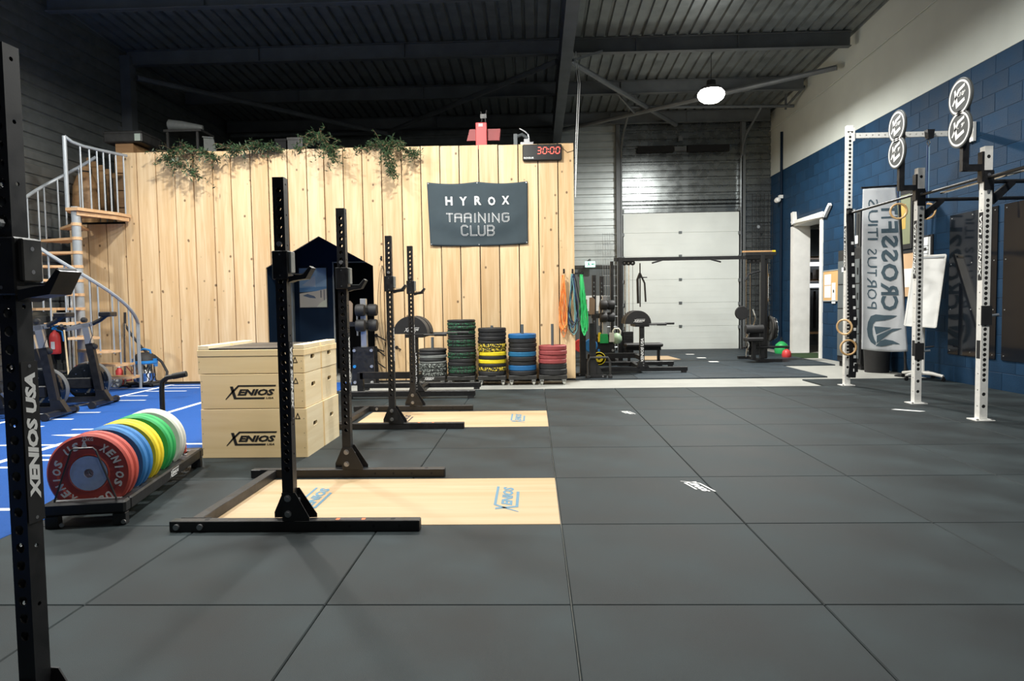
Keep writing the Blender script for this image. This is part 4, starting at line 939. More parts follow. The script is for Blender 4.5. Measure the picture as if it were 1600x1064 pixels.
# hooks, bands, ropes
def hook(px, py, lab):
    p = PY(px, py, WALLY); t = thing('wall_hook', lab, 'hook', (p.x, WALLY, p.z), 0, 'small black wall hooks')
    MB().box(-.014, .014, -.010, -.002, -.03, .04).build('plate', M['blk'], t); MB().tube([(0, -.006, -.01), (0, -.07, -.02), (0, -.085, .0)], .007, 6).build('peg', M['blk'], t)
    return t
hook(881, 424, 'small black wall hook carrying the orange bands'); hook(894.5, 424, 'small black wall hook carrying the dark and teal bands'); hook(596, 404, 'small dark hook holding the jump rope')
def band(px, ptop, pbot, w, mt, lab, grp, r, Y, sway=0):
    a = PY(px, ptop, Y); b = PY(px+sway, pbot, Y); h = a.z-b.z; n = 14; pts = []
    j = lambda s: R.uniform(-s, s)
    for s in (-1, 1):
        L = []
        for k in range(n):
            f = k/(n-1); wv = w*(.12+.88*min(1, f*1.6)**1.2)*(1-.0*f)*(math.sqrt(max(0, 1-((f-.8)/.2)**2)) if f > .8 else 1)
            L.append(V((b.x-a.x)*f+s*wv/2+j(.006), j(.012)-.02*math.sin(f*6), -h*f))
        pts += L if s < 0 else L[::-1]
    o = V(a.x, Y, a.z); t = MB().tube(pts, r, 5, True).build('resistance_band', mt, None, True); t.location = o
    tag(t, lab, 'resistance band', grp)
for k in range(9):
    band(880.5+R.uniform(-1.5, 1.5), 430, 524+R.uniform(-12, 6), R.uniform(.05, .12), M['bandO'] if k % 3 else M['bandY'], 'orange loop band in the bunch on the left wall hook' if k % 3 else 'amber loop band in the bunch on the left wall hook', 'orange and amber bands on the left hook', R.uniform(.005, .008), WALLY-.06-R.uniform(0, .04), R.uniform(-3, 3))
for k in range(10):
    m_, c_ = ((M['bandT'], 'pale teal'), (M['bandB'], 'navy'), (M['bandK'], 'black'))[k % 3]
    band(895+R.uniform(-2.5, 2.5), 428, 516+R.uniform(-10, 8), R.uniform(.09, .18), m_, f'{c_} loop band in the bunch on the right wall hook', 'dark and teal bands on the right hook', R.uniform(.006, .009), WALLY-.06-R.uniform(0, .04), R.uniform(-2, 4))
for k in range(7):
    band(909+R.uniform(-2, 1.5), 429, 522+R.uniform(-14, 10), R.uniform(.03, .10), M['bandG'], 'bright green loop band hanging at the end of the plank wall', 'green bands at the wall end', R.uniform(.008, .012), WALLY-.02-R.uniform(0, .05), R.uniform(2, 8))
t = hook(909, 427, 'small dark hook at the end of the plank wall carrying the green bands')
MB().bar((-.14, .015, -.0), (.03, .015, -.0), .012, .03).build('arm', M['blk'], t)
p = PY(597, 415, WALLY-.02)
for k in range(2):
    pts = []; sp = .09-.03*k
    for s in (-1, 1):
        L = [V(s*sp*math.sin(min(1, f*1.1)*PI)**.7*(1 if f < .92 else .6)*.9+.02*f*k, -.006*k, -1.45*f+.0) for f in [i/18 for i in range(19)]]
        pts += L if s < 0 else L[::-1]
    t = MB().tube(pts, .0035, 5, True).build('jump_rope', M['ink'], None, True); t.location = p+V(.015*k, -.012-.012*k, -.0)
    tag(t, ('wider', 'narrower')[k]+' of two thin dark jump ropes looped on the planks right of the alcove', 'jump rope', 'jump ropes on the plank wall')
for k, (x0, y0, x1, y1) in enumerate(((588, 524, 603, 532), (588, 545, 600, 549), (590, 547, 601, 556), (589, 566, 602, 575), (620, 543, 626, 546))):
    a, b = PY(x0, y0, WALLY-.004), PY(x1, y1, WALLY-.16)
    t = thing('storage_peg', 'short black peg sticking out of the planks right of the alcove', 'peg', a, 0, 'black pegs beside the alcove'); MB(a).cyl(a, b, .011, 8).build('rod', M['blk'], t); MB(a).cyl(a, a+V(0, -.006, 0), .03, 10).build('flange', M['blk'], t)
# picture in the alcove
p = PY(489, 449.5, 11.99)
t = thing('framed_picture', 'framed seaside picture on the navy back wall of the alcove', 'picture', (p.x, 12.02, p.z))
w_, h_ = .255, .36
MB().box(-w_, w_, -.025, 0, -h_, h_).build('frame', M['blkgrey'], t); w_ -= .012; h_ -= .012
def patch(name, poly, m, k=0): MB().prism(poly, (0, -.0262-k*.0006, 0), (1, 0, 0), (0, 0, 1), (0, .0005, 0)).build(name, m, t)
patch('sky_print', [(-w_, -.0), (w_, -.0), (w_, h_), (-w_, h_)], mat('print_sky', (.24, .36, .46), .5))
patch('sea_print', [(-w_, -.08), (w_, -.05), (w_, .02), (-w_, .0)], mat('print_sea', (.10, .22, .36), .5), 1)
patch('sand_print', [(-w_, -h_), (w_, -h_), (w_, -.02), (.06, -.06), (-w_, -.10)], mat('print_sand', (.52, .46, .36), .5), 2)
patch('boat_print', [(-.19, -.14), (-.10, -.11), (.02, -.15), (.05, -.19), (-.06, -.18)], mat('print_boat', (.09, .12, .17), .5), 3)
patch('sail_print', [(-.2, .04), (.04, .22), (.05, .0), (.04, .02)], mat('print_sail', (.40, .45, .48), .5), 3)
patch('post_print', [(.13, -.18), (.15, -.18), (.15, -.05), (.13, -.05)], mat('print_post', (.12, .11, .12), .5), 3)
patch('post_print', [(.19, -.24), (.205, -.24), (.205, -.04), (.19, -.04)], mat('print_post2', (.12, .11, .12), .5), 3)
patch('grass_print', [(.05, -h_), (w_, -h_), (w_, -.2), (.14, -.26)], mat('print_grass', (.62, .60, .44), .5), 4)
# ================================================================ ON THE UPPER FLOOR behind the parapet
def up(px, py, Y=11.25): return PY(px, py, Y)
FZ = 2.66
a, b = up(743, 192), up(761, 228)
t = thing('upturned_bench', 'red upturned weight bench sticking up behind the parapet left of the timer', 'bench', ((a.x+b.x)/2, 11.25, FZ))
o = V((a.x+b.x)/2, 11.25, FZ)
MB(o).box(a.x, b.x, 11.22, 11.28, FZ, a.z, .008).build('back_pad', M['rbright'], t)
MB(o).box(a.x+.05, a.x+.12, 11.215, 11.22, a.z-.07, a.z-.02).build('label_sheet', M['paper'], t)
c = up(731, 222, 11.4); d = up(782, 203, 11.4)
MB(o).prism([(c.x-.01, c.z), (d.x-.02, c.z), (d.x, d.z), (c.x+.04, d.z)], (0, 11.32, 0), (1, 0, 0), (0, 0, 1), (0, .16, .02)).build('seat_pad', mat('dusty_red_vinyl', (.38, .05, .05), .5), t)
e = up(755, 172)
MB(o).tube([(e.x-.035, 11.27, a.z), (e.x-.02, 11.27, e.z-.12), (e.x-.04, 11.27, e.z-.02)], .01, 6).tube([(e.x+.035, 11.27, a.z), (e.x+.03, 11.27, e.z-.12), (e.x+.05, 11.27, e.z)], .01, 6).box(e.x-.05, e.x+.05, 11.26, 11.28, e.z-.13, e.z-.06).build('hook_bracket', M['blkgrey'], t)
a = up(816, 226); o = V(a.x, 11.25, FZ)
t = thing('machine_frame', 'grey metal machine head with a silver lever showing behind the parapet above the timer', 'machine', o)
MB(o).box(a.x-.14, a.x-.08, 11.22, 11.29, FZ, a.z+.17).tube([(a.x-.12, 11.25, a.z+.12), (a.x, 11.25, a.z+.16), (a.x+.09, 11.25, a.z+.10)], .03, 8).build('frame', M['cab'], t)
MB(o).tube([(a.x+.12, 11.25, a.z), (a.x+.10, 11.25, a.z+.16), (a.x+.05, 11.25, a.z+.21), (a.x-.04, 11.25, a.z+.26)], .012, 6).build('lever', M['silver'], t)
MB(o).box(a.x-.03, a.x+.18, 11.2, 11.3, a.z-.06, a.z+.03).box(a.x+.03, a.x+.12, 11.2, 11.3, a.z+.03, a.z+.08).build('clamp', M['bolt'], t)
a, b = up(172, 209, 11.6), up(232, 226, 11.6); o = V((a.x+b.x)/2, 11.6, b.z)
t = thing('grey_case', 'flat dark grey case with a white label above the stair landing', 'case', o); MB(o).box(a.x, b.x, 11.4, 12.0, b.z, a.z, .02).build('body', M['blkgrey'], t)
MB(o).box(a.x-.01, b.x+.01, 11.39, 12.01, a.z-.05, a.z-.025).build('lid_seam', M['blkgrey'], t); MB(o).box(b.x-.12, b.x-.02, 11.392, 11.396, b.z+.02, a.z-.06).build('label_sheet', mat('pale_green_label', (.5, .58, .5), .7), t)
c, d = up(188, 228, 11.6), up(216, 242, 11.6)
t = thing('wooden_crate', 'pale wooden crate under the grey case at the parapet end', 'crate', ((c.x+d.x)/2, 11.6, FZ)); o2 = V((c.x+d.x)/2, 11.6, FZ)
for z in range(4): MB(o2).box(c.x, d.x, 11.42, 11.46, FZ+.02+z*.29, FZ+.29+z*.29).build('board', M['crate'], t)
MB(o2).box(c.x, d.x, 11.46, 11.95, FZ, b.z-.003).build('body', M['crate'], t)
a, b = up(266, 191, 12), up(313, 205, 12); o = V(a.x, 12, b.z-.0)
t = thing('shelf_rack', 'dark shelf with a rolled sheet lying on it above the parapet left end', 'shelf', (a.x+.2, 12.1, FZ)); o3 = V(a.x+.2, 12.1, FZ); sz = up(290, 204, 12).z
MB(o3).box(a.x-.08, b.x+.06, 11.9, 12.4, sz-.04, sz).build('board', M['blkgrey'], t)
for x in (a.x-.04, b.x-.04):
    for y in (11.92, 12.36): MB(o3).box(x, x+.04, y, y+.03, FZ, sz-.04).build('leg', M['blkgrey'], t)
t = thing('rolled_sheet', 'white rolled sheet lying on the dark shelf above the parapet', 'roll', (a.x+.2, 12.05, sz)); MB((a.x+.2, 12.05, sz)).tube([(a.x-.02, 12.0, sz+.10), (a.x+.2, 12.03, sz+.09), (b.x, 12.1, sz+.06)], [.10, .085, .05], 14).build('roll', M['gry'], t, True); MB((a.x+.2, 12.05, sz)).ring((a.x-.02, 12, sz+.10), .075, .008, (1, 0, 0), 16, 5).build('roll_end', M['gry'], t)
c, d = up(322, 214, 11.7), up(342, 240, 11.7)
t = thing('white_panel', 'tilted white panel leaning behind the first two olive branches', 'panel', (c.x, 11.7, FZ)); MB((c.x, 11.7, FZ)).prism([(c.x-.05, c.z), (c.x+.12, c.z-.02), (d.x+.22, FZ+.01), (c.x-.0, FZ+.01)], (0, 11.7, 0), (1, 0, 0), (0, 0, 1), (0, .03, 0)).build('sheet', M['gry'], t); MB((c.x, 11.7, FZ)).bar((c.x-.06, 11.69, c.z), (c.x+.13, 11.69, c.z-.02), .02, .02).build('edge_strip', M['gry'], t)
for k, (x0, x1, yt, mm) in enumerate(((430, 447, 217, 'matte'), (449, 473, 215, 'blkgrey'))):
    a, b = up(x0, yt, 11.8), up(x1, 235, 11.8); t = thing('storage_box', ('black', 'grey')[k]+' box behind the parapet between the second and third olive branch', 'box', ((a.x+b.x)/2, 11.95, FZ)); o = V((a.x+b.x)/2, 11.95, FZ)
    MB(o).box(a.x, b.x, 11.8, 12.1, FZ, a.z-.04).build('body', M[mm], t); MB(o).box(a.x-.01, b.x+.01, 11.79, 12.11, a.z-.04, a.z).build('lid', M[mm], t)
# boards and sack seen through the stair guard
for k in range(5):
    a = PY(133+k*11, 246+k*6.0, 11.9); t = thing('wooden_pallet', f'brown upright pallet behind the landing guard rail, {("first", "second", "third", "fourth", "fifth")[k]} from the left', 'pallet', (a.x, 11.9, FZ), 0, 'brown pallets behind the landing'); o = V(a.x, 11.9, FZ)
    MB(o).box(a.x-.01, a.x+.075, 11.9, 11.93, FZ, a.z).build('board', M['crate'], t); MB(o).box(a.x-.012, a.x+.10, 11.88, 11.899, a.z-.10, a.z-.02).build('cross_board', M['crate'], t)
a = PY(103, 270, 11.2); t = thing('brown_sack', 'brown sack hanging full behind the stair guard post', 'sack', (-7.55, 11.35, FZ)); MB().lathe([(0, 0), (.15, 0), (.19, .12), (.21, .35), (.19, .65), (.13, .82), (.07, .90), (.10, .98)], 18).build('body', M['crate'], t, True); MB().ring((0, 0, .9), .08, .012, (0, 0, 1), 14, 6).build('tie', M['rub'], t)
a = PY(70, 330, 12.0)
# olive branches
def branch(lab, path, n, spread, drop):
    p0 = V(*path[0]); t = thing('olive_branch', lab, 'plant', p0, 0, 'olive branches on the parapet')
    pts = [V(*p) for p in path]; MB(p0).tube(pts, [.013-.007*i/(len(pts)-1) for i in range(len(pts))], 6).build('stem', M['twig'], t, True)
    q = MB(p0); tw = MB(p0)
    for i in range(int(n*1.7)):
        f = R.random()*(len(pts)-1); k = min(int(f), len(pts)-2); b = pts[k].lerp(pts[k+1], f-k)
        e = b+V(R.gauss(0, spread), R.uniform(-.24, .05), R.gauss(-drop*.35, drop*.7))
        if e.y > WALLY-.01 and e.z < 3.75: e.y = WALLY-.03-R.random()*.12
        tw.tube([b, b.lerp(e, .5)+V(0, -.03, .03), e], [.004, .003, .002], 3)
        for s in range(11):
            g = s/10; c = b.lerp(e, g)+V(0, -.03*math.sin(g*PI), .03*math.sin(g*PI))
            d = V(R.gauss(0, 1), R.gauss(0, 1), R.gauss(-.2, .8)).normalized(); L = R.uniform(.05, .095); s_ = d.orthogonal().normalized()*L*.14
            if R.random() < .5: s_ = d.cross(s_)
            q.add([c, c+d*L*.5+s_, c+d*L, c+d*L*.5-s_], [(0, 1, 2, 3)])
    q.build('foliage', M['leaf'], t)['kind'] = 'stuff'; tw.build('twigs', M['twig'], t)['kind'] = 'stuff'
def bp(*pp): return [tuple(PY(x, y, Y)) for x, y, Y in pp]
branch('olive branch hanging over the left end of the plank parapet, widest of five', bp((322, 236, 10.86), (295, 233, 10.80), (268, 238, 10.75), (262, 248, 10.72), (290, 262, 10.70), (308, 274, 10.70)), 48, .14, .13)
branch('small olive sprig between the two left branches on the parapet', bp((322, 240, 10.85), (332, 246, 10.75), (342, 250, 10.72)), 13, .10, .06)
branch('bushy olive branch lying along the parapet above the nearer black post', bp((440, 236, 10.86), (415, 230, 10.80), (385, 230, 10.76), (358, 238, 10.74)), 40, .12, .09)
branch('olive branch rising and drooping at the middle of the parapet', bp((465, 238, 10.95), (485, 222, 10.9), (497, 208, 10.9), (508, 225, 10.8), (520, 240, 10.72), (522, 250, 10.72)), 40, .13, .12)
branch('olive branch right of the middle with a long hanging spray', bp((560, 235, 10.9), (585, 226, 10.88), (608, 224, 10.85), (625, 228, 10.78), (640, 238, 10.75), (655, 246, 10.74)), 34, .12, .09)
branch('long thin olive spray hanging down the planks right of the alcove roof', bp((600, 226, 10.86), (605, 240, 10.76), (610, 258, 10.73), (613, 276, 10.72)), 22, .07, .10)
# ================================================================ MACHINES IN THE MIDDLE AND AT THE BACK
def pad_stand(loc, lab, sp, lx0, lx1):
    """long-footed stand with two half-round pads, column and handles"""
    t = thing('pad_stand', lab, 'exercise machine', loc, 0, 'black half-round pad stands')
    for y, dz_ in ((0, 0), (sp, 0)):
        MB().box(lx0, lx1, y-.035, y+.035, .03, .10, .004).build('foot_beam', M['blk'], t)
        for x in (lx0+.02, lx1-.10): MB().box(x, x+.08, y-.04, y+.04, .0, .03).build('rubber_foot', M['rub'], t)
    MB().box(-.035, .035, .035, sp-.035, .03, .10).build('cross_beam', M['blk'], t)
    MB().bar((lx0+.1, sp*.5, .26), (0, sp*.5, .26), .08, .09).box(lx0+.06, lx0+.14, sp*.5-.04, sp*.5+.04, 0, .3).bar((-.02, .05, .26), (-.02, sp*.5, .26), .06, .07).build('main_beam', M['blk'], t)
    MB().box(-.04, .04, -.04, .04, .03, .80, .003).prism([(-.09, .10), (.12, .10), (.05, .2), (-.05, .2)], (0, -.045, 0), (1, 0, 0), (0, 0, 1), (0, .09, 0)).build('column', M['blk'], t)
    q = MB(); put_text(q, 'XENIOS USA', (.025, -.0412, .18), (0, 0, 1), (-1, 0, 0), .42, .05, .2, .03); q.build('lettering', M['print'], t)
    MB().box(-.12, .12, -.06, .55, .80, .845).build('pad_bracket', M['blk'], t)
    half = [(.225*math.cos(PI*k/16), .225*math.sin(PI*k/16)*1.02) for k in range(17)]
    for y0, y1 in ((.0, .23), (.30, .53)):
        MB().prism(half, (-.06, y0, .848), (1, 0, 0), (0, 0, 1), (0, y1-y0, 0)).build('half_round_pad', M['rub'], t, True)
    q = MB(); put_logo(q, (-.14, -.0015, .875), (1, 0, 0), (0, 0, 1), .20, False); q.build('pad_logo', M['print'], t)
    for y, x1, x2 in ((-.02, .12, .42), (.5, .12, .66)):
        MB().cyl((-.1, y, .835), (x2, y, .835), .014, 8).build('handle_bar', M['blkgrey'], t); MB().cyl((x2-.16, y, .835), (x2, y, .835), .02, 10).build('grip', M['rub'], t)
    for z in (.13, .17): MB().cyl((.02, -.04, z), (.02, -.052, z), .012, 6).build('bolt', M['bolt'], t)
    return t
p = PY(648, 622, 8.80)
pad_stand((p.x+.02, 8.80, 0), 'black half-round pad stand before the leftmost plate stack', .93, -.95, .78)
p = PY(1003, 580, 11.74)
pad_stand((p.x, 11.74, 0), 'black half-round pad stand in front of the white sectional door', 1.15, -.95, .78)
def station(loc, lab, hub2=True):
    t = thing('roller_station', lab, 'exercise machine', loc, 0, 'bolted roller stations')
    for y in (-.12, .12): MB().prism([(-.19, 0), (.19, 0), (.17, .60), (-.15, .60)], (0, y-.01, 0), (1, 0, 0), (0, 0, 1), (0, .02, 0)).build('side_plate', M['blk'], t)
    for z in (.05, .30, .55):
        for x in (-.13, .14): MB().cyl((x, -.13, z), (x, -.155, z), .024, 10).build('bolt', M['vacb'] if (z == .30 and x < 0) else M['silver'], t)
    MB().box(-.14, .14, -.10, .10, .0, .06).box(-.12, .12, -.10, .10, .5, .54).build('cross_plate', M['blk'], t)
    MB().box(-.045, .045, -.045, .045, .06, 1.36, .004).build('post', M['silver'], t)
    for z in (1.18, .94):
        MB().box(-.07, .07, -.07, .07, z-.05, z+.05, .01).build('slide_block', M['blk'], t)
        for s in (-1, 1): MB().lathe([(.03, 0), (.085, .01), (.095, .03), (.095, .13), (.085, .15), (.03, .16)], 20, (s*.02-.03+(.06 if s > 0 else -.06), -.09 if s < 0 else .05, z), 'y' if False else 'x').build('roller', M['rub'], t, True)
        MB().cyl((-.10, -.02, z-.02), (-.10, -.02, z-.16), .016, 8).build('lock_lever', M['silver'], t)
    MB().bar((-.07, 0, .96), (-.26, 0, .96), .09, .07).build('side_arm', M['blk'], t)
    MB().prism([(-.06, 0), (.05, 0), (.06, .28), (.02, .33), (-.05, .33)], (-.24, .02, 1.0), (1, 0, 0), (0, 0, 1), (0, .03, 0)).build('wood_pad', M['tan'], t)
    return t
p = PY(571, 591, 10.62)
station((p.x, 10.62, -.02), 'black bolted roller station standing in front of the dark alcove doorway')
p = PY(945, 548, 13.3)
station((p.x, 13.3, 0), 'black bolted roller station behind the end of the plank wall')
for k, (px, py, mm, cn, w_) in enumerate(((937, 527, 'yel', 'yellow', .03), (944, 529, 'grn', 'green', .085), (956, 527, 'wht', 'white', .05))):
    p = PY(px, py, 13.1); t = tag(MB(p).prism([(-w_, -.09), (w_, -.09), (w_*.8, .09), (-w_*.9, .09)], p, (1, 0, 0), (0, -.1, 1), (0, .03, 0)).build('foam_block', M[mm]), f'small {cn} block leaning on the roller station behind the plank wall end', 'block', 'coloured blocks on the roller station'); t.location = p
# short stands, push-up handle, plates behind the plank wall corner
for k, (x0, x1, y0, y1, Y) in enumerate(((905, 916, 508, 588, 11.35), (921, 931, 505, 586, 11.05))):
    a, b = PY(x0, y0, Y), PY(x1, y1, Y); xc = (a.x+b.x)/2
    t = thing('short_stand', ('farther', 'nearer')[k]+' of two short black post stands at the plank wall end', 'stand', (xc, Y, 0), 0, 'short black post stands')
    MB().holetube(-.05, .05, -.04, .04, .05, a.z, [], [.2, .3, .4, .5, .6, .7]).build('post', M['blk'], t); MB().box(-.12, .22, -.05, .05, 0, .05, .004).build('foot', M['blk'], t); MB().box(-.05, .05, .05, .22, 0, .05).build('rear_foot', M['blk'], t)
    MB().prism([(.05, .05), (.17, .05), (.05, .3)], (0, -.02, 0), (1, 0, 0), (0, 0, 1), (0, .02, 0)).build('gusset', M['blk'], t)
    for x in (-.06, .16): MB().cyl((x, -.05, .025), (x, -.06, .025), .014, 8).build('bolt', M['bolt'], t)
a, b = PY(911, 591, 10.98), PY(944, 591, 10.98)
t = thing('push_up_handle', 'bent black push up handle on the floor beside the plank wall end', 'handle', ((a.x+b.x)/2+.09, 10.98, 0)); h = .18
MB().tube([(-h, 0, .05), (-h*.98, 0, .27), (-h*.80, 0, .335), (h*.80, 0, .335), (h*.98, 0, .27), (h, 0, .05)], .019, 8).build('tube', M['blkgrey'], t, True)
for x in (-h, h): MB().box(x-.03, x+.03, -.05, .05, 0, .05, .006).build('foot', M['rub'], t); 
t = thing('flat_bench', 'black flat bench behind the right half-round pad stand', 'bench', (2.12, 13.2, 0))
MB().box(-.36, .36, -.16, .16, .36, .43, .02).build('pad', M['rub'], t); MB().box(-.34, .34, -.03, .03, .29, .36).build('beam', M['blk'], t)
for x in (-.30, .27): MB().box(x, x+.05, -.03, .03, .04, .29).build('leg', M['blk'], t); MB().box(x-.01, x+.06, -.2, .2, 0, .04).build('foot', M['blk'], t)
p = PY(975, 549, 12.3)
t = thing('kettlebell', 'pale green kettlebell beside the column of the right half-round pad stand', 'kettlebell', (p.x-.02, 13.2, .43))
MB().lathe([(0, 0), (.07, 0), (.105, .06), (.10, .13), (.06, .19), (0, .21)], 20).build('bell', mat('pale_green_enamel', (.30, .42, .28), .5), t, True); MB().tube([(-.06, 0, .16), (-.075, 0, .24), (-.04, 0, .29), (.04, 0, .29), (.075, 0, .24), (.06, 0, .16)], .016, 8).build('handle', M['wht'], t, True)
for k, (px, py, mm, cn) in enumerate(((907, 540, 'rbright', 'red'), (923, 540, 'bluer', 'blue'), (936, 560, 'yel', 'yellow'))):
    p = PY(px, py, 11.9-.25*k+.3); t = tag(MB(p).lathe(plate_prof(.12 if k < 2 else .075, .05), 28, p, 'y', True).build('bumper_plate', M[mm], None, True), f'{cn} plate standing in the dark gear behind the plank wall end', 'weight plate', 'plates behind the plank wall end'); t.location = p
# power rack with two perforated posts
p0, p1 = PY(929, 560, 14.2), PY(941, 560, 14.8)
t = thing('power_rack', 'pair of tall black perforated rack posts behind the green bands', 'rack', (p0.x, 14.2, 0))
for (x, y) in ((0, 0), (p1.x-p0.x, .6)):
    MB().holetube(x-.04, x+.04, y-.04, y+.04, .05, 1.80, [.3+.09*k for k in range(16)], [], .02, .006, .085).build('upright', M['blk'], t)
MB().bar((0, .04, .05), (p1.x-p0.x, .56, .05), .07, .06).bar((-.3, 0, .03), (.3, 0, .03), .07, .06).build('base_beam', M['blk'], t)
MB().bar((0, .04, .98), (p1.x-p0.x, .56, .98), .05, .05).bar((-.22, 0, .98), (.3, 0, .98), .05, .05).build('arm', M['blk'], t)
MB().cyl((-.16, -.05, .80), (-.16, -.05, 1.3), .012, 8).build('pin_bar', M['bolt'], t)
# exit sign
p = PY(922, 413, 17.3)
t = thing('exit_sign', 'small lit green and white exit sign above the grey service door', 'sign', (p.x, 17.3, p.z)); MB().box(-.13, .13, -.03, .03, -.075, .075, .008).build('lens', M['exit'], t)
q = MB(); q.flat([(-.02, -.05), (.0, -.01), (-.005, .02), (.02, .02), (.03, -.01), (.045, -.04), (.03, -.045), (.015, -.02), (-.005, -.05)], (-.05, -.031, .01), (1, 0, 0), (0, 0, 1)); q.disc((-.035, -.031, .045), .012, (0, -1, 0), 10); q.flat([(0, 0), (.05, .025), (.05, .01), (.09, .01), (.09, -.01), (.05, -.01), (.05, -.025)], (.02, -.031, 0), (1, 0, 0), (0, 0, 1)); q.build('running_figure', M['exitg'], t); MB().box(-.02, .02, -.01, .02, .075, .14).box(-.02, .02, .02, .36, .12, .14).build('bracket', M['cab'], t)
# grid and wire clutter left of the sectional door
t = thing('wire_grid', 'tall grey wire grid standing left of the sectional door', 'grid', (1.95, 17.3, 0))
for k in range(7): MB().cyl((-.18+k*.06, 0, 0), (-.18+k*.06, 0, 3.0), .004, 5).build('wire', M['galv'], t)
for k in range(12): MB().cyl((-.18, 0, .1+k*.26), (.18, 0, .1+k*.26), .004, 5).build('wire', M['galv'], t)
t = thing('wire_grid', 'tall grey wire grid standing right of the sectional door', 'grid', (5.78, 17.35, 0))
for k in range(6): MB().cyl((-.25+k*.1, 0, 0), (-.25+k*.1, 0, 3.9), .006, 5).build('wire', M['matte'], t)
for k in range(16): MB().cyl((-.25, 0, .1+k*.25), (.25, 0, .1+k*.25), .006, 5).build('wire', M['matte'], t)
MB().disc((-.1, -.02, 3.08), .04, (0, -1, 0), 14).build('round_tag', M['galv'], t)
# ================================================================ CABLE CROSSOVER
XL, XRR, YC, ZB = 1.74, 4.55, 13.65, 2.08
t = thing('cable_crossover', 'wide black cable crossover frame standing before the white sectional door', 'exercise machine', ((XL+XRR)/2, YC, 0))
o = V((XL+XRR)/2, YC, 0)
MB(o).bar((XL-.12, YC, ZB), (XRR+.2, YC, ZB+.0), .07, .07).build('top_beam', M['blk'], t)
for x in (XL, XRR):
    s = 1 if x == XL else -1
    MB(o).box(x-.04, x+.04, YC-.05, YC+.05, .06, ZB+.04, .003).build('column', M['blk'], t)
    MB(o).box(x+.14*-s-.03, x+.14*-s+.03, YC+.18, YC+.26, .06, ZB-.02).build('rear_column', M['blk'], t)
    MB(o).box(x-.12, x+.35*(1 if s < 0 else .4), YC-.15, YC-.05, 0, .06).build('foot', M['blk'], t); MB(o).box(x-.25, x+.10, YC+.7, YC+.8, 0, .06).build('foot', M['blk'], t); MB(o).box(x-.05, x+.05, YC-.1, YC+.75, 0, .05).build('base_beam', M['blk'], t)
    for dx in (-.10, -.02): MB(o).cyl((x+s*.20+dx, YC+.02, .1), (x+s*.20+dx, YC+.02, ZB-.03), .011, 8).build('guide_rod', M['chrome'], t)
    for k in range(10): MB(o).box(x+s*.16-.11, x+s*.16+.09, YC-.06, YC+.10, .14+k*.05, .186+k*.05).build('stack_plate', M['blk'], t)
    for dx in (.09, .17, .25): MB(o).lathe([(.012, -.012), (.05, -.012), (.044, 0), (.05, .012), (.012, .012)], 18, (x+s*dx, YC, ZB-.07), 'y', True).build('pulley', M['rub'], t)
    for dx in (.085, .13, .25): MB(o).cyl((x+s*dx, YC-.01, .2), (x+s*dx, YC-.01, ZB-.07), .004, 5).build('cable', M['rub'], t)
for x in (2.72, 3.42): MB(o).bar((x, YC+.05, ZB-.02), (x+.05, YC+.16, ZB-.01), .03, .03).build('bar_bracket', M['blk'], t)
MB(o).tube([(2.40, YC+.16, ZB-.07), (2.66, YC+.16, ZB+.0), (3.52, YC+.16, ZB+.0), (3.78, YC+.16, ZB-.07)], .016, 8).build('pull_up_bar', M['blk'], t)
# hanging rope grip, left side
q = PY(1000, 420, YC-.05)
MB(o).cyl((q.x, YC-.05, ZB-.08), (q.x, YC-.05, ZB-.95), .013, 6).build('cable', M['blkgrey'], t)
MB(o).tube([(q.x, YC-.05, ZB-.28), (q.x-.05, YC-.05, ZB-.40), (q.x-.04, YC-.05, ZB-.88)], .025, 8).tube([(q.x, YC-.05, ZB-.28), (q.x+.09, YC-.05, ZB-.48), (q.x+.11, YC-.05, ZB-.85)], .018, 8).tube([(q.x-.03, YC-.05, ZB-.36), (q.x+.14, YC-.05, ZB-.36)], .014, 6).build('rope_grip', M['blk'], t)
# right side fittings
R0 = XRR
MB(o).tube([(R0-.06, YC-.05, 1.80), (R0-.30, YC-.10, 1.74), (R0-.38, YC-.10, 1.60)], .018, 8).build('lat_bar', M['blk'], t)
for pts in ([(-.24, 1.05), (-.20, .95), (-.18, .86), (-.22, .72), (-.27, .6)], [(-.30, .62), (-.36, .46), (-.31, .36), (-.35, .2)]):
    MB(o).tube([(R0+a, YC-.18, b) for a, b in pts], .016, 8).build('curl_bar', M['chrome'], t, True)
MB(o).lathe([(.02, -.17), (.085, -.17), (.09, 0), (.085, .17), (.02, .17)], 18, (R0-.20, YC-.15, .66), 'x').build('thigh_roller', M['rub'], t, True)
MB(o).box(R0-.38, R0-.05, YC-.30, YC+.0, .42, .50, .02).build('seat', M['rub'], t); MB(o).box(R0-.25, R0-.18, YC-.2, YC-.12, .06, .42).build('seat_post', M['blk'], t)
MB(o).cyl((R0-.42, YC-.12, .30), (R0+.50, YC-.12, .30), .022, 8).build('storage_bar', M['blk'], t)
for k in range(3): MB(o).lathe(plate_prof(.26-.02*k, .03), 28, (R0+.17+.045*k, YC+.05, .66), 'x', True).build('stored_plate', M['blkgrey'] if k < 2 else M['chrome'], t, True)
MB(o).lathe([(.02, -.03), (.13, -.03), (.14, 0), (.13, .03), (.02, .03)], 18, (R0-.40, YC+.0, .98), 'y').build('pulley_wheel', M['rub'], t)
MB(o).box(R0+.05, R0+.11, YC+.02, YC+.08, .06, ZB).build('column', M['blk'], t); MB(o).tube([(R0+.14, YC+.1, .7), (R0+.15, YC+.1, 1.95)], .012, 6).build('guide_rod', M['chrome'], t)
MB(o).box(R0-.34, R0+.26, YC-.05, YC+.08, ZB+.036, ZB+.10).build('top_plate', M['blk'], t)
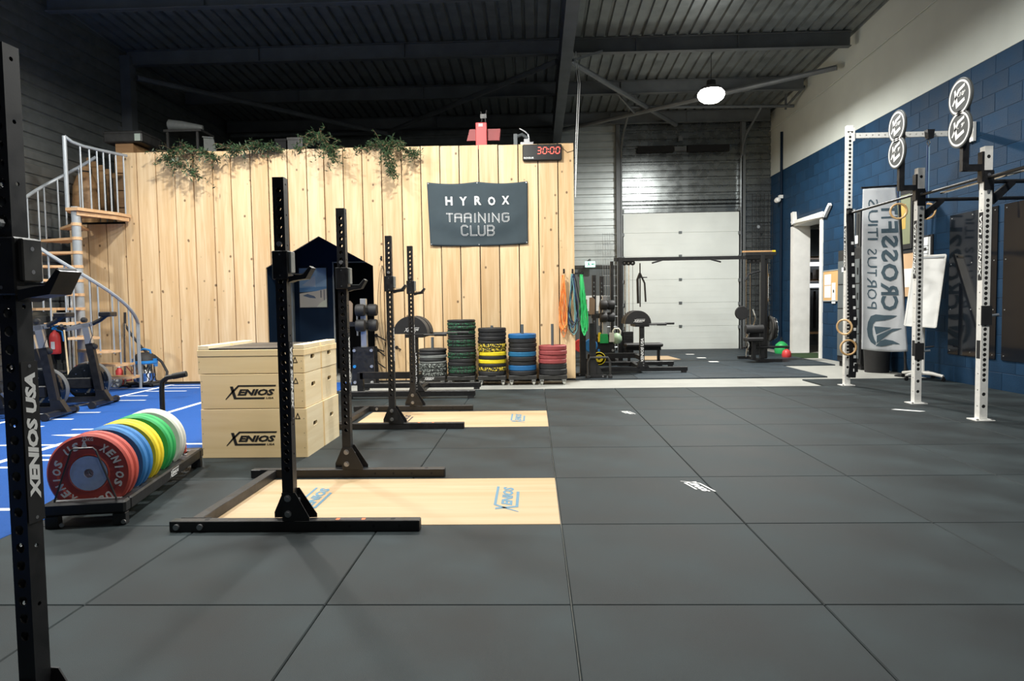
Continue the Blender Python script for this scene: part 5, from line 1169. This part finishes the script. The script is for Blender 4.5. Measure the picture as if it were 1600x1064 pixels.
q = PY(1165, 383, YC); tt = thing('wooden_stick', 'thin wooden stick lying on top of the right crossover column', 'stick', (R0-.05, YC, ZB+.10)); MB().box(-.34, .30, -.02, .02, .0, .032).build('shaft', M['crate'], tt); MB().box(.24, .305, -.022, .022, .001, .034).build('tip', M['yel'], tt)
# little heaps at the right wall
for px, py, mm, cn, r in ((1221, 544, 'grn', 'green', .16), (1229, 550, 'rbright', 'red', .10)):
    p = PZ(px, py+8, 0); t = thing('gear_bag', f'small {cn} gear bag on the floor by the white doorway', 'bag', (min(p.x, 5.85), p.y, 0), 0, 'gear bags by the doorway'); MB().lathe([(0, 0), (r*.9, 0), (r, r*.5), (r*.8, r*1.3), (r*.3, r*1.7), (0, r*1.75)], 16).build('bag', M[mm], t, True); MB().tube([(-r*.3, 0, r*1.6), (0, 0, r*2.3), (r*.3, 0, r*1.6)], .012, 6).build('strap', M['blk'], t)
# ================================================================ WHITE WALL RIG
RGX = 4.415
t = thing('pull_up_rig', 'white perforated pull up rig with black bars and round throw targets on the right', 'rig', (RGX, 8.2, 0)); o = V(RGX, 8.2, 0)
def sticker(y, z0, h):
    MB(o).box(RGX-.0392, RGX-.038, y-.030, y+.030, z0, z0+h).build('name_plate', M['matte'], t)
    q = MB(o); put_text(q, 'XENIOS USA', (RGX-.0398, y-.018, z0+.03), (0, 0, 1), (0, 1, 0), h-.06, .042, .2, .03); q.build('name_lettering', M['print'], t)
for y, top in ((9.69, 3.62), (7.94, 2.69), (6.80, 2.67)):
    hy = [z for z in [.14, .26]+[.40+.05*k for k in range(44)] if z < min(top-.3, 2.2)]+[top-.10]
    if top > 3: hy += [2.25+.055*k for k in range(24)]
    hx = [.14+.16*k for k in range(int((top-.2)/.16))]
    MB(o).holetube(RGX-.038, RGX+.038, y-.038, y+.038, .008, top, sorted(set(round(h, 3) for h in hy)), hx, .019, .008, .048).build('post', M['wmetal'], t)
    MB(o).box(RGX-.031, RGX+.031, y-.031, y+.031, .01, top-.004).build('hole_shade_core', M['matte'], t)  # black core added inside the post so its holes look shaded
    MB(o).box(RGX-.09, RGX+.09, y-.08, y+.08, 0, .009).build('base_plate', M['wmetal'], t)
    for x in (-.07, .07): MB(o).cyl((RGX+x, y-.06, .009), (RGX+x, y-.06, .02), .012, 6).build('anchor_bolt', M['bolt'], t)
    z0 = {9.69: 1.62, 7.94: 1.44, 6.80: 1.38}[y]; sticker(y, z0, .66 if y < 9 else .62)
# bars along the rig and to the wall
for y0, y1, z in ((9.65, 7.98, 2.41), (7.90, 6.84, 2.385), (6.76, 4.2, 2.37)):
    MB(o).cyl((RGX, y0, z), (RGX, y1, z), .017, 10).build('pull_up_bar', M['blk'], t, True)
    for y in (y0, y1): MB(o).box(RGX-.042, RGX+.042, y-.006, y+.006, z-.12, z+.07).build('bar_flange', M['blk'], t)
MB(o).cyl((RGX+.115, 7.72, 2.375), (RGX+.235, 4.2, 2.40), .013, 10).build('silver_bar', M['chrome'], t, True)
for y, z in ((7.94, 2.335), (6.80, 2.335)):
    MB(o).cyl((RGX+.05, y, z), (RX-.02, y, z), .021, 10).build('wall_bar', M['blk'], t, True)
    MB(o).box(RGX+.038, RGX+.05, y-.045, y+.045, z-.22, z+.10).build('bar_flange', M['blk'], t); MB(o).box(RX-.03, RX-.012, y-.07, y+.07, z-.1, z+.1).build('wall_flange', M['blk'], t)
    MB(o).prism([(.05, -.20), (.07, -.22), (.27, -.03), (.27, .0), (.22, .0), (.05, -.13)], (RGX, y-.02, z), (1, 0, 0), (0, 0, 1), (0, .04, 0)).build('gusset', M['blk'], t)
    q = MB(o); [q.cyl((RGX+.0, y-.038, z+d), (RGX+.0, y-.052, z+d), .016, 8) for d in (-.10, .06)]; q.build('bolt', M['bolt'], t)
# high beam to the wall at the far post
MB(o).holewall((RGX+.04, 9.66, 3.445), (0, 0, 1), (1, 0, 0), (0, -1, 0), .07, RX-.06-RGX, [.10+.085*k for k in range(18)], .010, .06).box(RGX+.04, RX-.02, 9.672, 9.70, 3.446, 3.514).build('high_beam', M['wmetal'], t)
MB(o).box(RX-.05, RX-.012, 9.60, 9.76, 3.36, 3.62).build('wall_bracket', M['wmetal'], t); MB(o).box(RGX+.038, RGX+.05, 9.62, 9.76, 3.40, 3.58).build('beam_flange', M['wmetal'], t)
# throw targets
for y, zA, zB in ((7.94, 3.165, 2.872), (6.80, 3.150, 2.845)):
    X = 4.175
    MB(o).box(RGX-.060, RGX-.039, y-.034, y+.034, 2.33, 2.62).build('target_bracket', M['blk'], t)
    MB(o).bar((RGX-.06, y, 2.47), (X+.02, y, 2.47), .06, .06).bar((X+.03, y, 2.44), (X+.03, y, 3.1), .06, .05).build('target_arm', M['blk'], t)
    for z, s in ((zA, "10'"), (zB, "9'")):
        d = MB(o).lathe([(0, -.012), (.178, -.012), (.182, -.008), (.182, .008), (.178, .012), (0, .012)], 40, (X-.015, y, z), 'x').build('target_disc', M['gry'] if False else mat('slate_disc', (.055, .06, .06), .6), t, True)
        q = MB(o); q.disc((X-.0285, y, z), .163, (-1, 0, 0), 40, .143)
        U, W_ = V(0, -1, 0), V(0, 0, 1); c = V(X-.0285, y, z)
        q.flat([(-.085, .075), (-.06, .085), (-.022, -.05), (.075, -.018), (.085, -.05), (-.05, -.10)], c, U, W_)
        q.flat([(-.115, -.055), (-.095, -.065), (-.045, .0), (.0, .055), (.08, .085), (.08, .115), (-.025, .08), (-.06, .02)], c, U, W_)
        if s == "10'": put_text(q, s, c+U*.0+W_*.005, U, W_, .088, .042, .15, .035)
        else: put_text(q, s, c+U*.035+W_*.005, U, W_, .05, .045, .15, .035)
        q.disc(c+U*-.012+W_*.01, .006, (-1, 0, 0), 8); q.build('target_marking', M['print'], t)
# black blocks clamped on the posts
for y, z in ((7.94, .60), (6.80, 1.03)):
    MB(o).box(RGX-.045, RGX+.055, y-.05, y-.0385, z-.09, z+.10).box(RGX+.0385, RGX+.055, y-.0384, y+.045, z-.09, z+.10).build('rubber_guard', M['rub'], t)
    MB(o).cyl((RGX+.055, y, z+.0), (RGX+.15, y, z+.01), .012, 8).build('guard_pin', M['silver'], t)
    MB(o).box(RGX-.0392, RGX-.038, y-.028, y+.028, z-.30+(.25 if y > 7 else -.12), z-.30+(.43 if y > 7 else .06)).build('small_plate', M['matte'], t)
# rings
def gym_ring(x, y, z, lab, axis, strap=None, grp='wooden gym rings'):
    g = thing('gym_ring', lab, 'gym ring', (x, y, z), 0, grp); MB().ring((0, 0, 0), .102, .0145, axis, 32, 10).build('ring', M['ringw'], g, True)
    if strap:
        for s in (-.014, .014): MB().box(s-.007, s+.007, -.003, .003, .09, strap-z-.10).build('strap', M['bandB'] if s < 0 else mat('pale_blue_strap', (.16, .26, .36), .6), g)
        MB().tube([(0, 0, strap-z-.12), (.02, 0, strap-z-.07), (0, 0, strap-z-.02), (-.02, 0, strap-z-.07)], .007, 6, True).build('carabiner', M['chrome'], g)
        MB().prism([(-.035, 0), (.035, 0), (.05, .12), (-.05, .12)], (0, -.06, strap-z-.02), (1, 0, 0), (0, 0, 1), (0, .08, 0)).build('beam_clamp', M['blk'], g)
p = PY(1404, 330, 9.62); gym_ring(p.x, 9.62, p.z, 'wooden gym ring on a blue strap in front of the white flag', (.25, 1, 0), 3.42)
p = PY(1449, 330, 9.62); gym_ring(p.x, 9.62, p.z, 'wooden gym ring on a blue strap half hidden by the middle white post', (.8, .6, 0), 3.42)
p = PY(1319.5, 511, 9.58); gym_ring(p.x, 9.58, p.z, 'upper of two wooden gym rings against the far white rig post', (.75, .65, .1))
p = PY(1325.5, 543, 9.56); gym_ring(p.x, 9.56, p.z, 'lower of two wooden gym rings against the far white rig post', (.1, 1, .05))
# numbered strap on the far post
t2 = thing('numbered_strap', 'black strap with white number tags hanging down the far white rig post', 'strap', (RGX+.03, 9.60, 2.40)); o2 = V(RGX+.03, 9.60, 2.40)
SP = [(1328, 334), (1329, 380), (1330, 420), (1331, 460), (1333, 500), (1332, 540), (1333, 568), (1331, 590)]; pts = [PY(x, y, 9.60) for x, y in SP]
q = MB(o2)
for w0, w1, yo in ((-.05, .018, 0), (-.005, .048, -.012)):
    vs = [];
    for i, p in enumerate(pts): vs += [p+V(w0, yo, 0), p+V(w1, yo, 0), p+V(w1, yo+.004, 0), p+V(w0, yo+.004, 0)]
    q.add(vs, [(4*i+k, 4*i+(k+1) % 4, 4*i+4+(k+1) % 4, 4*i+4+k) for i in range(len(pts)-1) for k in range(4)])
q.build('webbing', M['blk'], t2)
for k in range(14):
    f = 1.0+k*.42
    i = min(int(f), len(pts)-2); c = pts[i].lerp(pts[i+1], f-i)+V(.02, -.0135, 0)
    MB(o2).box(c.x-.017, c.x+.017, c.y-.001, c.y+.0005, c.z-.02, c.z+.02).build('number_tag', M['print'], t2)
MB(o2).cyl(pts[0]+V(-.03, 0, .02), pts[0]+V(.04, 0, .02), .03, 10).build('top_loop', M['blk'], t2); c = pts[-2]; MB(o2).box(c.x+.01, c.x+.06, c.y-.02, c.y, c.z-.12, c.z+.0).build('buckle', M['blk'], t2)
# ================================================================ FLAG, BIN, WHITEBOARD, WALL ITEMS
FY = 10.88
A, B_, Cc, D = PY(1348, 295.5, FY), PY(1401, 292, FY), PY(1346.5, 545.5, FY), PY(1418, 549, FY)
t = thing('beach_flag', 'tall white beach flag with mirrored grey club lettering hanging on a black pole', 'flag', ((Cc.x+D.x)/2, FY, -.02)); o = V((Cc.x+D.x)/2, FY, -.02)
def fs(u, v, off=0):
    """u from left to right, v from bottom to top"""
    p = (Cc*(1-u)+D*u)*(1-v)+(A*(1-u)+B_*u)*v
    p.y = FY + .014*math.sin(u*5+v*3)+.010*math.sin(u*11-v*4+1)*(1-v)+.02*(u-.5)*math.sin(v*7) - off
    p.z += -.02*math.sin(PI*u)*(1-v); return p
q = MB(o); NU, NV = 20, 60
q.add([fs(i/NU, j/NV) for j in range(NV+1) for i in range(NU+1)], [(j*(NU+1)+i, j*(NU+1)+i+1, (j+1)*(NU+1)+i+1, (j+1)*(NU+1)+i) for j in range(NV) for i in range(NU)])
c = q.build('cloth', M['flag'], t, True); sm = c.modifiers.new('thickness', 'SOLIDIFY'); sm.thickness = .003
def fuv(px, py):
    # bilinear inverse on the flag plane, good enough by iteration
    P_ = PY(px, py, FY); u = v = .5
    for _ in range(20):
        g = (Cc*(1-u)+D*u)*(1-v)+(A*(1-u)+B_*u)*v
        u += (P_.x-g.x)/(D.x-Cc.x); v += (P_.z-g.z)/(A.z-Cc.z)
    return u, v
q = MB(o)
def fword(s, xl, xr, yb, yt, sh=0, bold=.03):
    """letters run upwards, their tops point to the right (seen from behind)"""
    n = len(s); 
    for c_, (y0, y1) in zip(s, zip(yb, yt)):
        if c_ == ' ': continue
        u0, v0 = fuv(xl, y0); u1, v1 = fuv(xr, y1)
        put_text(q, c_, None, None, None, 1, 1, sh, bold, fn=lambda a, b: fs(u0+(u1-u0)*b, v0+(v1-v0)*a, .007))
fword('CROSSFIT', 1376, 1402.5, [483.5, 460, 438.5, 408, 386.5, 364, 341.5, 336], [461.5, 440.5, 411, 389, 367, 345, 337.5, 318])
fword('PORTUS', 1355.5, 1369.5, [481, 466.5, 448, 431, 417.5, 397.5], [470, 450.5, 433, 420, 400.5, 388], 0, .0)
fword('ITIUS', 1356, 1370.5, [375, 370, 353, 348, 324], [371.5, 355.5, 349.5, 328, 311], 0, .0)
q.build('club_lettering', M['flagink'], t)
q = MB(o)
def fpoly(P_):
    P_ = [fuv(*p) for p in P_]; q.add([fs(u, v, .0075) for u, v in P_], [list(range(len(P_)))])
def strip(L, Rr):
    for i in range(len(L)-1): fpoly([L[i], L[i+1], Rr[i+1], Rr[i]])
k4 = lambda x, y: (1290+x/4.094, 300+y/4.094)
strip([k4(*p) for p in ((455, 788), (420, 783), (370, 782), (320, 777), (290, 790), (272, 830), (266, 875), (272, 920), (290, 955), (318, 975))], [k4(*p) for p in ((452, 790), (415, 805), (375, 815), (340, 818), (318, 822), (305, 840), (300, 870), (302, 905), (312, 938), (322, 955))])
fpoly([k4(*p) for p in ((310, 853), (420, 862), (322, 905))]); fpoly([k4(*p) for p in ((326, 912), (428, 868), (486, 870), (420, 890), (326, 962))])
strip([k4(*p) for p in ((320, 977), (350, 945), (380, 934), (430, 945), (470, 968))], [k4(*p) for p in ((324, 979), (355, 980), (390, 975), (430, 966), (468, 970))])
q.build('sail_emblem', M['flagink'], t)
MB(o).tube([A+V(-.02, .01, .02), B_+V(.0, .01, .02)], .016, 8).build('top_pole', M['blk'], t)
a, b = PY(1404, 291, FY+.03), PY(1425, 575, FY+.03); b.x = 5.90
MB(o).tube([B_+V(0, .01, .02), a, a.lerp(b, .5)+V(.012, 0, 0), V(b.x, b.y, .0)], .02, 8).build('side_pole', M['blk'], t)
MB(o).lathe([(0, 0), (.16, 0), (.16, .015), (.03, .04), (.03, .12), (0, .12)], 18, (b.x-.0, b.y, -.02)).build('pole_base', M['blk'], t)
p = PZ(1391, 583, -.02)
t = thing('trash_bin', 'black plastic trash bin under the white flag', 'bin', (5.80, 11.62, -.02))
MB().lathe([(0, 0), (.185, 0), (.215, .50), (.235, .51), (.235, .55), (.21, .55), (.175, .02), (0, .02)], 28).build('body', M['rub'], t, True); MB().lathe([(.236, .50), (.243, .51), (.243, .552), (.236, .555)], 28).build('rim', M['blk'], t)
# whiteboard
TLw, TRw, BRw, BLw = PY(1429, 401, 10.40), PY(1478, 398, 10.12), PY(1462, 511.5, 9.95), PY(1413.5, 508, 10.22)
ctr = (TLw+TRw+BRw+BLw)/4
t = thing('whiteboard', 'white flip chart board tilted on a wheeled stand behind the middle rig post', 'whiteboard', (ctr.x+.05, ctr.y+.12, 0)); o = V(ctr.x+.05, ctr.y+.12, 0)
nn = (TRw-TLw).cross(BLw-TLw).normalized()
if nn.y < 0: nn = -nn
MB(o).add([TLw, TRw, BRw, BLw, TLw+nn*.02, TRw+nn*.02, BRw+nn*.02, BLw+nn*.02], [(0, 1, 2, 3), (4, 5, 6, 7), (0, 1, 5, 4), (1, 2, 6, 5), (2, 3, 7, 6), (3, 0, 4, 7)]).build('board', M['white'], t)
for a, b in ((TLw, TRw), (TRw, BRw), (BRw, BLw), (BLw, TLw)): MB(o).bar(a+nn*.008, b+nn*.008, .022, .03, tuple(nn)).build('frame_strip', M['wmetal'], t)
MB(o).bar(TLw-nn*.012+V(.02, 0, -.03), TRw-nn*.012+V(-.02, 0, -.03), .03, .02).build('clamp_rail', M['galv'], t)
MB().cyl((0, 0, .07), (0, 0, ctr.z+.1), .028, 12).build('column', M['wmetal'], t)
MB().cyl((0, 0, .48), (.13, -.06, .5), .012, 8).build('lever', M['blk'], t)
for k in range(4):
    a = -2.75+k*PI/2; e = V(math.cos(a)*.33, math.sin(a)*.33, 0)
    if ctr.x+.05+e.x > RX-.06: e.x = RX-.06-ctr.x-.05
    MB().tube([(0, 0, .10), e*.5+V(0, 0, .10), e+V(0, 0, .075)], [.03, .026, .022], 8).build('leg', M['wmetal'], t, True)
    MB().lathe([(.01, -.013), (.03, -.013), (.03, .013), (.01, .013)], 14, (e.x, e.y, .03), 'y', True).box(e.x-.012, e.x+.012, e.y-.02, e.y+.02, .03, .072).build('caster', M['blk'], t)
# locker cabinet
t = thing('locker_cabinet', 'black and grey locker cabinet against the blue wall behind the flag', 'cabinet', (5.86, 12.5, -.02)); o = V(5.86, 12.5, -.02)
x0 = 5.66; y0, y1 = 11.95, 12.85
MB(o).box(x0+.02, RX-.02, y0, y1, .08, 2.12, .005).build('body', M['blk'], t); MB(o).box(x0+.05, RX-.03, y0+.03, y1-.03, -.02, .08).build('plinth', M['matte'], t)
for k in range(4):
    z = .18+k*.44
    for j in range(2):
        ya = y0+.04+j*.42; d = MB(o).box(x0, x0+.019, ya, ya+.40, z, z+.42, .003).build('door', M['cab'], t); MB(o).box(x0-.012, x0-.0005, ya+.03, ya+.05, z+.15, z+.27).build('handle', M['blk'], d)
MB(o).box(x0-.003, x0+.0, y0+.55, y0+.70, 1.72, 1.80).build('label_sheet', M['paper'], t)
# wall items on the right wall: helper in wall coordinates (y, z)
def wall_rect(y0, y1, z0, z1, d, q, x=RX): return q.box(x-d-.004, x-.004, min(y0, y1), max(y0, y1), z0, z1)
def wthing(name, lab, cat, y, z, group=None): return thing(name, lab, cat, (RX-.004, y, z), 0, group), V(RX-.004, y, z)
t, o = wthing('cork_board', 'cork pin board with white papers beside the white doorway', 'board', 14.0, 1.5)
MB(o).box(RX-.018, RX-.004, 13.60, 14.44, 1.20, 1.81).build('cork', M['cork'], t)
for a in ((13.585, 14.455, 1.805, 1.825), (13.585, 14.455, 1.185, 1.205), (13.585, 13.605, 1.185, 1.825), (14.435, 14.455, 1.185, 1.825)): MB(o).box(RX-.026, RX-.004, *a).build('frame_strip', M['galv'], t)
for y0, y1, z0, z1 in ((14.07, 14.38, 1.52, 1.74), (14.07, 14.38, 1.26, 1.505), (13.86, 14.03, 1.14, 1.56)): MB(o).box(RX-.0205, RX-.0185, y0, y1, z0, z1).build('paper_sheet', M['paper'], t)
MB(o).box(RX-.0215, RX-.0206, 13.92, 13.97, 1.36, 1.42).build('paper_print', M['ink'], t)
for (a, b, lab, cols) in ((PX(1326, 330, RX), PX(1338, 386, RX), 'thin framed dark poster right of the far white rig post', ('cab', 'blkgrey')), (PX(1341, 331, RX), PX(1347, 388, RX), 'narrow dark framed sheet at the left edge of the flag', ('matte', 'paper'))):
    t, o = wthing('framed_poster', lab, 'poster', (a.y+b.y)/2, (a.z+b.z)/2, 'framed sheets on the blue wall'); y0, y1 = min(a.y, b.y), max(a.y, b.y)
    wall_rect(y0, y1, b.z, a.z, .03, MB(o)).build('frame', M['galv'] if 'thin' in lab else M['blkgrey'], t); wall_rect(y0+.05, y1-.05, b.z+.05, a.z-.05, .033, MB(o)).build('sheet', M[cols[0]], t)
    wall_rect(y0+.09, y0+.2, b.z+.10, b.z+.25, .034, MB(o)).build('print', M['paper'], t)
t, o = wthing('wall_poster', 'dark framed olive poster showing between the flag and the middle rig post', 'poster', 11.3, 2.4)
a, b = PX(1400, 296, RX), PX(1428, 378, RX)
wall_rect(b.y, a.y, 2.02, 2.98, .03, MB(o)).build('frame', M['matte'], t); wall_rect(b.y+.05, a.y-.05, 2.10, 2.9, .034, MB(o)).build('sheet', mat('olive_print', (.20, .22, .13), .6), t)
wall_rect(b.y+.18, b.y+.32, 2.35, 2.75, .036, MB(o)).build('print', mat('ochre_print', (.50, .34, .08), .6), t)
t, o = wthing('notice_board', 'tan notice board with papers behind the whiteboard', 'board', 11.1, 1.5)
wall_rect(10.72, 11.55, 1.25, 1.98, .02, MB(o)).build('panel', mat('tan_board', (.58, .38, .22), .7), t); wall_rect(10.70, 11.57, 1.95, 2.0, .026, MB(o)).build('frame_strip', M['matte'], t); wall_rect(11.1, 11.4, 1.4, 1.7, .024, MB(o)).build('paper_sheet', M['paper'], t)
t, o = wthing('framed_notice', 'white printed notice in a dark frame above the whiteboard', 'notice', 10.6, 2.0)
a, b = PX(1441, 372, RX), PX(1457, 404, RX); wall_rect(b.y-.03, a.y+.03, b.z-.12, a.z+.03, .02, MB(o)).build('frame', M['matte'], t); wall_rect(b.y+.02, a.y-.0, b.z-.09, a.z, .024, MB(o)).build('sheet', M['paper'], t)
for k in range(4): wall_rect(b.y+.06, a.y-.06, b.z+.02+k*.06, b.z+.03+k*.06, .025, MB(o)).build('print_line', M['cab'], t)
for k, (y0, y1) in enumerate(((9.12, 10.14), (8.03, 9.0))):
    t, o = wthing('wall_panel', ('glossy black panel on the blue wall mirroring the flag', 'glossy black panel on the blue wall at the right edge beyond the nearest white post')[k], 'panel', (y0+y1)/2, 1.4, 'glossy black wall panels')
    wall_rect(y0, y1, .395, 2.41, .012, MB(o)).build('panel', M['gloss'], t)
    for yy in (y0+.05, (y0+y1)/2, y1-.05):
        for zz in (.45, 1.05, 1.7, 2.36): MB(o).cyl((RX-.016, yy, zz), (RX-.021, yy, zz), .008, 8).build('screw', M['silver'], t)
t, o = wthing('security_camera', 'small white security camera on the blue wall near the back corner', 'camera', 16.85, 3.68)
MB(o).box(RX-.09, RX-.004, 16.80, 16.90, 3.70, 3.78).build('mount', M['white'], t); MB(o).lathe([(0, -.12), (.05, -.10), (.07, -.04), (.06, .04), (0, .06)], 16, (RX-.13, 16.85, 3.66), 'y').build('body', M['white'], t, True)
p1, p2, p3 = PX(1241, 347, RX-.05), PX(1289, 335.5, RX-.05), PX(1297, 319, RX-.05)
t = thing('cable_trunking', 'white cable trunking sloping over the white doorway and bending up', 'trunking', p1)
MB(p1).bar(p1, p2, .06, .07).build('run', M['white'], t); MB(p1).bar(p2+V(0, .02, -.03), p3, .06, .07).build('riser', M['white'], t); q0 = PX(1240, 332, RX-.05); MB(p1).bar(p1+V(0, 0, -.05), q0, .09, .12).build('riser', M['white'], t)
# ================================================================ LOCKER ROOM seen through the doorway
t = thing('wardrobe_rack', 'lit shelf rack with dark clothes seen through the white doorway', 'rack', (7.35, 18.2, -.02)); o = V(7.35, 18.2, -.02)
for zt in (1.72, 2.32): MB(o).box(6.5, 8.6, 17.95, 18.6, zt, zt+.04).build('shelf', M['crate'], t)
for x in (6.55, 7.30, 8.5): MB(o).box(x, x+.05, 18.5, 18.55, -.02, 2.9).build('upright', M['blk'], t)
for zt in (1.60, 2.18): MB(o).box(6.5, 8.6, 18.60, 18.64, zt-.04, zt+.06).build('light_strip', M['strip'], t)
MB(o).cyl((6.5, 18.15, 1.5), (8.6, 18.15, 1.5), .015, 8).build('rail', M['blk'], t)
for k in range(9):
    x = 6.62+k*.2; g = thing('hanging_shirt', 'black shirt hanging on the rail in the locker room doorway', 'shirt', (x, 18.15, 1.5), 0, 'black shirts on the rail')
    MB().prism([(-.22, 0), (.22, 0), (.20, .7), (.27, .78), (.06, .95), (-.06, .95), (-.27, .78), (-.20, .7)], (-.03, 0, -1.02+R.uniform(-.05, .05)), (.35, .93, 0), (0, 0, 1), (.05, -.02, 0)).build('shirt', M['matte'], g); MB().tube([(0, 0, -.08), (.01, 0, -.02), (0, .02, .02), (-.01, .03, -.01)], .004, 5).build('hanger', M['silver'], g)
for k in range(6):
    x = 6.75+k*.24; tag(MB((x, 18.25, 1.765)).box(x, x+.16, 18.2, 18.4, 1.762, 1.762+R.uniform(.15, .28), .006).build('shelf_box', M['paper'] if k % 2 else M['liner']), 'small pale box on the lit shelf in the locker room', 'box', 'pale boxes on the lit shelf').location = (x, 18.25, 1.765)
t = thing('wooden_bench', 'low wooden bench inside the white doorway', 'bench', (7.5, 17.6, -.02)); MB().box(-.9, .9, -.2, .2, .38, .43).build('seat', M['beech'], t)
for x in (-.8, .75): MB().box(x, x+.05, -.18, .18, 0, .38).build('leg', M['blk'], t)
